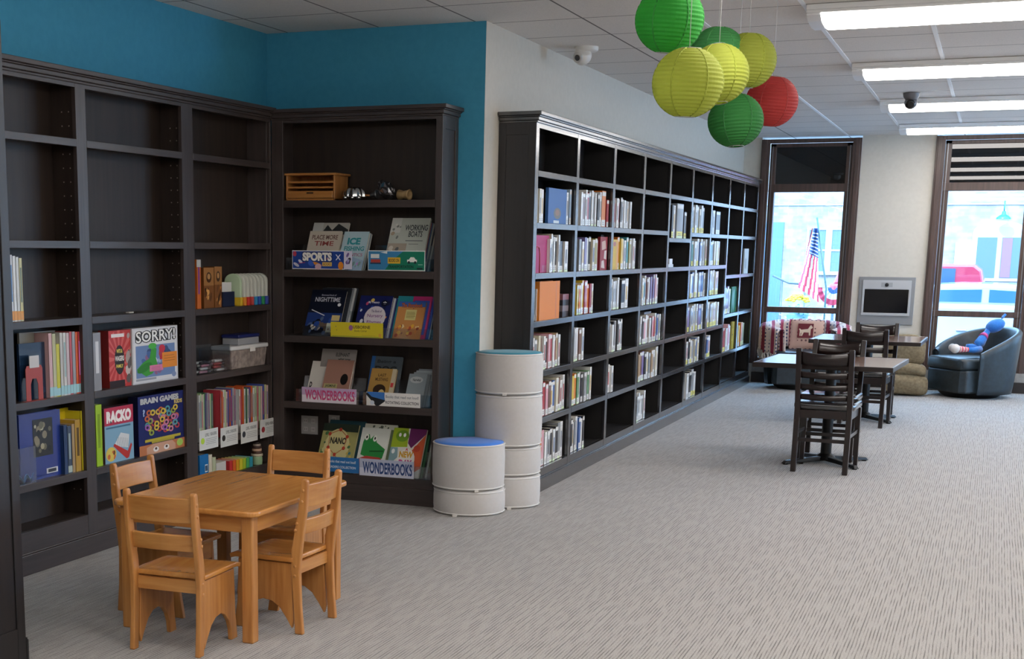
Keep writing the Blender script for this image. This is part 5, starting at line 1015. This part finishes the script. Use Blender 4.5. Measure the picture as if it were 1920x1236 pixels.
# blue knitted doll
KN = noise_mat('blue_knit', '#1d6cc0', '#2679cf', (1, 1, 1), 90, .8, .3, 2, sheen=.3, bs=200, bdist=.002)
t = thing('knitted_doll', (0, 0, 0), 'bright blue knitted doll with a head stalk lounging in right armchair', 'doll')
def D3(px, py, Y): return at(px, py, 'y', Y)
hd = D3(1864, 612, 16.15); t.location = (hd.x, 16.15, .43)
off = Vector(t.location)
def q(px, py, Y): return tuple(D3(px, py, Y) - off)
MB().tube([q(1832, 657, 16.0), q(1836, 645, 16.02), q(1843, 634, 16.07), q(1850, 624, 16.11), q(1855, 617, 16.13)], [.045, .055, .045, .03, .03], KN, 14).build('body', t)
mb = MB(); c_ = Vector(q(1866, 611, 16.15)); mb.M = Matrix.Translation(c_) @ Matrix.Rotation(R(-28), 4, 'Y'); mb.sphere((0, 0, 0), .095, KN, 22, 14, (1.05, .9, .72)).build('head', t)
MB().tube([q(1875, 603, 16.15), q(1880, 595, 16.15), q(1886, 589, 16.15)], [.015, .014, .013], KN, 10).build('head_stalk', t)
MB().tube([q(1843, 633, 16.06), q(1846, 629, 16.09)], [.048, .040], mat('#b04a86', .9), 14).build('collar', t)
for (a_, b_, c_) in (((1838, 655, 15.95), (1825, 657, 15.88), (1815, 656, 15.84)), ((1836, 655, 16.02), (1822, 650, 16.0), (1812, 650, 15.98))):
    MB().tube([q(*a_), q(*b_), q(*c_)], [.035, .03, .025], KN, 12).build('leg', t)
mb = MB(); P0 = Vector(q(1815, 656, 15.84)); P1 = Vector(q(1798, 655, 15.79)); cols2 = ['#c95a66', '#d9b0b4']
for i in range(6):
    A_ = P0.lerp(P1, i / 6); B_ = P0.lerp(P1, (i + 1) / 6); mb.tube([A_, B_], [.024 + i * .002, .026 + i * .002], mat(cols2[i % 2], .9), 12)
mb.build('striped_sock', t)
mb = MB(); c_ = Vector(q(1791, 654, 15.77)); mb.sphere(tuple(c_), .048, mat('#c9c3bf', .8), 18, 12, (1, 1.1, 1)); mb.sphere(tuple(c_ + Vector((-.03, .02, .012))), .038, mat('#b5b0ad', .8), 14, 10); mb.build('shoe', t)
# burlap floor cushions
BUR = noise_mat('burlap', '#6e614b', '#84765d', (1, 1, 1), 40, .95, .4, 4, bs=160, bdist=.003)
def sack(x, y, z, W, D, H, label, rz=0, n=24):
    mb = MB()
    def fn(u, v):
        a = u * 2 * math.pi; ph = -math.pi / 2 + v * math.pi; cu = math.cos(a); su = math.sin(a)
        sx = math.copysign(abs(cu) ** .45, cu); sy = math.copysign(abs(su) ** .45, su); k = abs(math.cos(ph)) ** .28
        wr = 1 + (.03 * math.sin(a * 5 + v * 6) + .03 * math.sin(a * 3 + v * 11)) * math.sin(v * math.pi)
        return (W / 2 * sx * k * wr, D / 2 * sy * k * wr, H / 2 + H / 2 * math.copysign(abs(math.sin(ph)) ** .8, math.sin(ph)) + .014 * math.sin(a * 2 + W * 40) * k)
    mb.grid(fn, 48, 20, BUR); o = mb.build('floor_cushion'); o.location = (x, y, z); o.rotation_euler = (0, 0, rz); return tag(o, label, 'cushion', 'tan burlap floor cushions')
sack(-.80, 15.93, .012, .46, .34, .215, 'tan burlap floor cushion at the bottom of the pile', R(8))
sack(-.81, 15.94, .21, .43, .32, .13, 'thin tan burlap floor cushion folded in the middle of the pile', R(4))
sack(-.83, 15.95, .33, .43, .22, .31, 'tan burlap floor cushion standing on top of the pile', R(3))
# wall screen
t = thing('wall_screen', (-1.104, YB, .70), 'silver framed dark screen with round lens set in the beige wall', 'screen')
sv = mat('#8f9296', .35, .4, name='silver_plastic'); sv2 = mat('#b9bcc0', .3, .3)
W, H = .59, .525
mb = MB(); mb.box(-W / 2, W / 2, -.02, 0, 0, H, sv); mb.build('outer_frame', t, bevel=.004)
mb = MB(); mb.box(-.255, .255, -.035, -.02, .10, .13, sv2); mb.box(-.255, .255, -.035, -.02, .39, .49, sv2); mb.box(-.255, -.232, -.035, -.02, .13, .39, sv2); mb.box(.232, .255, -.035, -.02, .13, .39, sv2); mb.build('inner_frame', t, bevel=.003)
B(-.232, .232, -.026, -.02, .13, .39, mat('#0a0a10', .12)).build('display_panel', t)
B(-.06, .06, -.039, -.035, .415, .465, mat('#9da0a4', .3)).build('lens_plate', t)
mb = MB(); mb.M = Matrix.Translation((0, -.039, .44)) @ Matrix.Rotation(R(90), 4, 'X'); mb.lathe([(.02, 0), (.02, .008), (.012, .012)], BLK, 20).build('lens', t)
# ------------------------------------------------------------------ paper lanterns
def paper(name, h):
    m, nt, N, L, b = nodes(name); b.inputs['Base Color'].default_value = lin(h); b.inputs['Roughness'].default_value = .75
    tr = N.new('ShaderNodeBsdfTranslucent'); tr.inputs[0].default_value = lin(h); mx = N.new('ShaderNodeMixShader'); mx.inputs[0].default_value = .45
    L.new(b.outputs[0], mx.inputs[1]); L.new(tr.outputs[0], mx.inputs[2]); L.new(mx.outputs[0], N['Material Output'].inputs[0]); return m
PG, PYL, PR, PG2, PG3 = paper('green_paper', '#3cae42'), paper('lime_yellow_paper', '#b4bd4c'), paper('red_paper', '#c24645'), paper('dark_green_paper', '#3a8c44'), paper('mint_green_paper', '#55ac62')
lw = mat('#a7a9a6', .5)
RIB_SHADE = {'green_paper': mat('#2c8a34', .8), 'lime_yellow_paper': mat('#949e30', .8), 'red_paper': mat('#ad3c3b', .8), 'dark_green_paper': mat('#2c7036', .8), 'mint_green_paper': mat('#46934f', .8)}  # darker colours paint the inner ribs' shade showing through the paper
def lantern(c, r, m, label, tilt):
    t = thing('paper_lantern', c, label, 'lantern', 'round paper lanterns hanging from the ceiling')
    prof = []; n = 21
    for i in range(n):
        for s_ in ((0, .5) if i < n - 1 else (0,)):
            ph = -math.pi / 2 + .28 + (math.pi - .56) * (i + s_) / (n - 1); q_ = r * (1.0 if s_ == 0 else .978); prof.append((q_ * math.cos(ph), q_ * .97 * math.sin(ph)))
    mb = MB(); mb.M = Matrix.Rotation(tilt, 4, 'Y') @ Matrix.Rotation(tilt * .7, 4, 'X'); mb.lathe(prof, m, 48, smooth=False, cap=False); mb.build('paper_shade', t)
    mb = MB(); mb.M = Matrix.Rotation(tilt, 4, 'Y') @ Matrix.Rotation(tilt * .7, 4, 'X'); dk = RIB_SHADE[m.name]
    for q_ in range(6):
        a0 = q_ * math.pi / 3 + .25; mb.tube([(r * .985 * math.cos(a0) * math.cos(p_), r * .985 * math.sin(a0) * math.cos(p_), r * .955 * math.sin(p_)) for p_ in [-1.28 + 2.56 * i / 16 for i in range(17)]], .0032, dk, 5)
    mb.build('rib_shade_lines', t)
    rt = prof[-1][0]; zt = prof[-1][1]; mb = MB(); mb.M = Matrix.Rotation(tilt, 4, 'Y') @ Matrix.Rotation(tilt * .7, 4, 'X')
    for zz in (zt, -zt): mb.tube([(rt * math.cos(a), rt * math.sin(a), zz) for a in [i * math.pi / 12 for i in range(25)]], .0016, lw, 6)
    for a0 in (0, math.pi / 2 * 1.33, math.pi * 1.33): mb.tube([(r * .955 * math.cos(a0) * math.cos(p_), r * .955 * math.sin(a0) * math.cos(p_), r * .93 * math.sin(p_)) for p_ in [-1.29 + 2.58 * i / 10 for i in range(11)]], .0022, lw, 5)
    mb.tube([(-rt, 0, zt), (0, 0, zt + .004), (rt, 0, zt)], .0016, lw, 6); mb.build('wire_frame', t)
    MB().tube([(0, 0, zt), (0, 0, CE - .001 - c[2])], .0012, mat('#c9c9c9', .5), 5).build('string', t)
for c, r, m, lb_, tl in [((-1.184, 5.393, 2.335), .125, PG, 'bright green paper lantern, highest and leftmost of the cluster', .1), ((-1.077, 5.257, 2.093), .127, PYL, 'yellow-green paper lantern, lowest yellow one at front', .06),
                         ((-1.118, 6.05, 2.212), .125, PYL, 'yellow-green paper lantern in the middle, behind the front yellow one', -.1), ((-1.235, 6.646, 2.367), .125, PG3, 'mint green paper lantern at back between green and yellow ones', .05),
                         ((-1.107, 6.70, 2.342), .125, PYL, 'yellow-green paper lantern at upper right of the cluster', .08), ((-1.076, 7.27, 2.217), .125, PR, 'red paper lantern, the only red one in the cluster', .12), ((-1.157, 6.757, 2.087), .125, PG2, 'dark green paper lantern hanging lowest of the cluster', -.08)]:
    lantern(c, r, m, lb_, tl)
# ------------------------------------------------------------------ outdoors
GZ = -.4
def brick_mat():
    m, nt, N, L, b = nodes('pale_brick'); tc_ = N.new('ShaderNodeTexCoord'); sp = N.new('ShaderNodeSeparateXYZ'); cb = N.new('ShaderNodeCombineXYZ'); L.new(tc_.outputs['Object'], sp.inputs[0]); L.new(sp.outputs['X'], cb.inputs['X']); L.new(sp.outputs['Z'], cb.inputs['Y'])
    br = N.new('ShaderNodeTexBrick'); br.inputs['Scale'].default_value = 1; br.inputs['Brick Width'].default_value = .22; br.inputs['Row Height'].default_value = .075; br.inputs['Mortar Size'].default_value = .009
    br.inputs['Color1'].default_value = lin('#8f8680'); br.inputs['Color2'].default_value = lin('#7c7470'); br.inputs['Mortar'].default_value = lin('#868686'); L.new(cb.outputs[0], br.inputs['Vector'])
    nz = N.new('ShaderNodeTexNoise'); nz.inputs['Scale'].default_value = 3; L.new(tc_.outputs['Object'], nz.inputs['Vector']); cr = N.new('ShaderNodeValToRGB'); cr.color_ramp.elements[0].position = .42; cr.color_ramp.elements[1].position = .6; cr.color_ramp.elements[0].color = (.75, .75, .78, 1); L.new(nz.outputs['Fac'], cr.inputs[0])
    mx = N.new('ShaderNodeMixRGB'); mx.blend_type = 'MULTIPLY'; mx.inputs[0].default_value = 1; L.new(br.outputs[0], mx.inputs[1]); L.new(cr.outputs[0], mx.inputs[2]); L.new(mx.outputs[0], b.inputs['Base Color']); b.inputs['Roughness'].default_value = .9; return m
struct(B(-40, 40, YB + .3, 60, GZ - .1, GZ, noise_mat('asphalt', '#5a5c60', '#6f7276', (1, 1, 1), 8, .9, .1)).build('ground'))
t = thing('brick_building', (0, 34, GZ), 'pale brick building across the street seen through the windows', 'building')
BM = brick_mat(); B(-16, 12, 0, 6, 0, 7.5, BM).build('wall', t)
def bpart(c0, c1, Y=34):
    a, b_ = at(*c0, 'y', Y), at(*c1, 'y', Y); return a.x, b_.x, b_.z - GZ, a.z - GZ
WF = mat('#90969a', .5, name='white_window_frame'); WG = mat('#4d5f68', .1, spec=.3, name='reflective_pane'); PUR = mat('#6b4a72', .7)
x0, x1, z0, z1 = bpart((1514, 427), (1592, 512))
fr = MB(); fr.box(x0, x1, -.06, .0, z0 - .05, z0 + .03, STONE); fr.box(x0, x1, -.034, 0, z1 - .05, z1, WF); fr.box(x0, x0 + .06, -.03, 0, z0, z1, WF); fr.box(x1 - .06, x1, -.03, 0, z0, z1, WF); fr.box((x0 + x1) / 2 - .07, (x0 + x1) / 2 + .07, -.03, 0, z0, z1, WF); fr.box(x0, x1, -.032, 0, (z0 + z1) / 2 - .02, (z0 + z1) / 2 + .02, WF); f_ = fr.build('window_frame', t)
B(x0 + .06, x1 - .06, -.012, -.004, z0 + .03, z1 - .05, WG).build('pane', f_)
# arched window
xa, xb = at(1830, 500, 'y', 34).x, at(1830, 500, 'y', 34).x + .0; x0 = at(1829, 445, 'y', 34).x; x1 = at(1922, 445, 'y', 34).x; zb_ = at(1845, 527, 'y', 34).z - GZ; zs = at(1845, 440, 'y', 34).z - GZ; zt = at(1875, 425, 'y', 34).z - GZ
arch = [(x0, zb_), (x1, zb_), (x1, zs)] + [((x0 + x1) / 2 + (x1 - x0) / 2 * math.cos(a), zs + (zt - zs) * math.sin(a)) for a in [i * math.pi / 10 for i in range(1, 10)]] + [(x0, zs)]
big = [((x - (x0 + x1) / 2) * 1.12 + (x0 + x1) / 2, z if z < zs - .001 else zs + (z - zs) * 1.5 + .04) for x, z in arch]
MB().prism(big, -.02, 0, mat('#9aa0a6', .8)).build('brick_arch', t)
fa = MB().prism(arch, -.035, -.02, WF).build('window_frame', t)
mid = (x0 + x1) / 2
for a_, b_ in ((x0 + .05, mid - .05), (mid + .05, x1 - .05)): B(a_, b_, -.045, -.036, zb_ + .07, zs - .06, WG).build('pane', fa)
B(mid + .06, mid + .26, -.05, -.046, zb_ + .08, zs - .07, PUR).build('curtain', fa)
x0, x1, z0, z1 = bpart((1452, 417), (1461, 577)); B(x0 - .5, x1, -.02, 0, z0 - .5, z1, mat('#3d5a78', .2)).build('door', t)
B(-16, 12, -.03, 0, at(1830, 384, 'y', 34).z - GZ, at(1830, 384, 'y', 34).z - GZ + .03, mat('#8d9aa6', .6)).build('cable', t)
# barn lamp
p = at(1881.5, 411, 'y', 33.7); t = thing('barn_lamp', (p.x, 33.7, p.z), 'teal barn lamp on the brick building above the arched window', 'lamp')
tm = mat('#187a84', .3); MB().lathe([(.15, 0), (.145, .03), (.09, .075), (.045, .10), (.035, .16), (.02, .17)], tm, 24, cap=False).build('lamp_shade', t)
MB().tube([(0, 0, .16), (0, 0, .34), (0, .1, .38), (0, .3, .36)], .014, mat('#2a6a74', .4), 8).build('bracket', t)
# white board on the building
x0, x1, z0, z1 = bpart((1792, 455), (1828, 504), 33.9); mb = MB(); mb.box(x0, x1, -.04, 0.0, z0, z1, mat('#c4cace', .5))
for i in range(7): mb.box(x0 + .13 + i * .045, x0 + .14 + i * .045, -.046, -.04, z0 + .02, z0 + .30, mat('#a9b5bd', .5))
mb.box(x0 + .1, x0 + .11, -.046, -.04, z0, z1, mat('#a9b5bd', .5)); o = mb.build('notice_board'); o.location = (0, 33.99, GZ); tag(o, 'white slatted board on the brick wall left of arched window', 'board')
# flag
p0, p1 = at(1532, 408, 'y', 20), at(1549, 541, 'y', 20); t = thing('flag', (p1.x, 20, GZ), 'stars and stripes flag hanging on a slanted pole outside', 'flag')
o_ = Vector(t.location); MB().tube([Vector((p1.x + (p1.x - p0.x) * .0, 20, GZ)) - o_, p1 - o_, p0 - o_], .012, mat('#2d4a4a', .4), 8).build('pole', t)
ft, fb = at(1530, 428, 'y', 19.98), at(1532, 545, 'y', 19.98); FHt = ft.z - fb.z
mb = MB(); n = 13; RED, WHT, NAV = mat('#a02a3e', .8), mat('#b5b5ba', .8), mat('#233a66', .8)
def fl(u, v):
    sp_ = .035 + .085 * v; x = ft.x - o_.x + (u - .62) * sp_ * 2.4 - .01 * v; y = -.03 + .035 * math.sin(u * 11 + v * 2); return (x, y, ft.z - o_.z - FHt * v - .10 * (1 - abs(u - .75)) * 0 - .16 * u * v + .04 * (1 - u) * v)
NU, NV = 26, 20
for i in range(NU):
    for j in range(NV):
        m_ = (NAV if (j < 8 and i > 5) else (RED if (i + j // 3) // 3 % 2 == 0 else WHT))
        mb.add([fl(i / NU, j / NV), fl((i + 1) / NU, j / NV), fl((i + 1) / NU, (j + 1) / NV), fl(i / NU, (j + 1) / NV)], [(0, 1, 2, 3)], m_, True)
        if m_ is NAV and (i + j) % 2 == 0 and j > 0:
            c_ = Vector(fl((i + .5) / NU, (j + .5) / NV)); mb.add([tuple(c_ + Vector((-.006, -.004, 0))), tuple(c_ + Vector((0, -.004, -.009))), tuple(c_ + Vector((.006, -.004, 0))), tuple(c_ + Vector((0, -.004, .009)))], [(0, 1, 2, 3)], WHT)
mb.build('cloth', t)
# flowers in a planter
p = at(1497, 560, 'y', 21); t = thing('flower_planter', (p.x, 21, GZ), 'tall blue planter with yellow flowers beside the railing outside', 'planter')
MB().lathe([(.10, 0), (.13, .5), (.15, 1.0), (.16, 1.02), (.14, 1.02), (.13, .96)], mat('#5b7fae', .4), 24).build('pot', t)
mb = MB(); mg = mb
for i in range(60):
    a = random.random() * 6.28; r = random.random() ** .5 * .17; mb.sphere((r * math.cos(a), r * math.sin(a), 1.16 + .12 * (1 - (r / .2) ** 2) + random.uniform(-.02, .02)), .03, mat(random.choice(['#c9a818', '#cfb424', '#bd9a10']), .7), 8, 5, (1, 1, .6))
mb.build('flowers', t)
mb = MB()
for i in range(70):
    a = random.random() * 6.28; r = .1 + .14 * random.random(); z = 1.02 + random.uniform(-.12, .12); d = Vector((math.cos(a), math.sin(a), 0)); c_ = d * r + Vector((0, 0, z)); s_ = Vector((-d.y, d.x, 0)) * .025
    mb.add([tuple(c_ - s_), tuple(c_ + d * .05 + Vector((0, 0, .02))), tuple(c_ + s_), tuple(c_ - d * .03)], [(0, 1, 2, 3)], mat(random.choice(['#3f8a5a', '#2f7a4a', '#c9b98a', '#5fa06a']), .7))
mb.build('leaves', t)
# railing
p0, p1, p2 = at(1449, 517, 'y', 23), at(1480, 531, 'y', 23), at(1522, 534, 'y', 23); t = thing('handrail', (p1.x, 23, GZ), 'dark metal handrail on the steps outside behind flowers', 'railing'); o_ = Vector(t.location); hm = mat('#3a4650', .4)
MB().tube([p0 - o_, p1 - o_, p2 - o_], .016, hm, 8).build('top_rail', t)
for px_, py_ in ((1467, 525), (1510, 533)):
    p = at(px_, py_, 'y', 23) - o_; MB().tube([p, (p.x, 0, 0)], .013, hm, 8).build('post', t)
# bunting
p = at(1562, 560, 'y', 20.5); t = thing('bunting', (p.x, 20.5, GZ), 'red white and blue fan bunting on a post outside', 'bunting')
MB().tube([(0, .05, 0), (0, .05, p.z - GZ + .12)], .02, hm, 8).build('post', t)
mb = MB(); zc = p.z - GZ + .15
for ring, (r0, r1, c) in enumerate([(.03, .08, '#2b4a9a'), (.08, .15, '#b0b2b6'), (.15, .22, '#a02a40')]):
    def fn(u, v, r0=r0, r1=r1):
        a = math.pi + math.pi * u; r = r0 + (r1 - r0) * v; return (r * math.cos(a), .02 * math.sin(u * 50) * r / .3, zc + r * math.sin(a) * 1.1)
    mb.grid(fn, 60, 3, mat(c, .8))
mb.build('pleated_cloth', t)
# vehicles
def wheel(mb, x, y, r): mb.M = Matrix.Translation((x, y, r)) @ Matrix.Rotation(R(90), 4, 'X'); mb.lathe([(r * .6, -.1), (r, -.09), (r, .09), (r * .6, .1)], mat('#17181a', .7), 24); mb.lathe([(r * .1, -.11), (r * .58, -.1), (r * .58, .1), (r * .1, .11)], STEEL, 20); return mb
def vehicle(name, loc, label, body_pts, cabin_pts, win_list, col, wc, L_, y0=-.85, y1=.85, wr=.33, wx=(.9, 3.4), roofc=None, handles=(), band=None):
    t = thing(name, loc, label, 'car'); cm = mat(col, .2, .1, .8); MB().prism(body_pts, y0, y1, cm).build('body', t, bevel=.04, seg=3)
    MB().prism(cabin_pts, y0 + .1, y1 - .1, mat(roofc or col, .2, .1, .8)).build('cabin', t, bevel=.05, seg=3)
    for w_ in win_list: MB().prism(w_, y0 + .085, y0 + .099, mat(wc, .08)).build('window', t)
    for x in wx:
        for y in (y0 + .1, y1 - .1): wheel(MB(), x, y, wr).build('wheel', t)
    for hx_ in handles: B(hx_, hx_ + .14, y0 - .03, y0, .78, .81, STEEL).build('door_handle', t, bevel=.01)
    if band: B(.3, L_ - .3, y0 - .006, y0, *band[:2], mat(band[2], .4)).build('side_stripe', t)
    return t
# pick-up: cab seen, rear of cab to the left
vx = at(1846, 520, 'y', 27).x
vehicle('pickup_truck', (vx - 2.6, 27 + .85, GZ), 'red pickup truck parked in front of the brick building', [(0, .45), (5.2, .45), (5.2, 1.32), (2.6, 1.35), (2.2, 1.35), (0, 1.32)],
        [(.05, 1.3), (2.62, 1.3), (2.55, 1.6), (2.42, 1.70), (.3, 1.70), (.15, 1.6)], [[(.3, 1.36), (2.12, 1.36), (2.12, 1.62), (.35, 1.62)]], '#8a2038', '#24405c', 5.2, wr=.4, wx=(.9, 4.3))
vehicle('car', (at(1757, 540, 'y', 22).x - 1.6, 22 + .85, GZ), 'white car with blue windows parked nearest the right window', [(0, .35), (4.6, .35), (4.6, .95), (4.2, 1.08), (3.9, 1.16), (.7, 1.18), (.1, 1.1), (0, .9)],
        [(.6, 1.15), (4.0, 1.14), (3.2, 1.40), (2.6, 1.455), (1.9, 1.46), (1.3, 1.42)], [[(1.0, 1.2), (2.2, 1.2), (2.2, 1.38), (1.5, 1.36)], [(2.3, 1.2), (3.5, 1.2), (3.1, 1.34), (2.3, 1.38)]], '#8f9aa5', '#27506f', 4.6, wx=(.85, 3.75), handles=(1.9, 3.1), band=(1.10, 1.125, '#bdb090'))
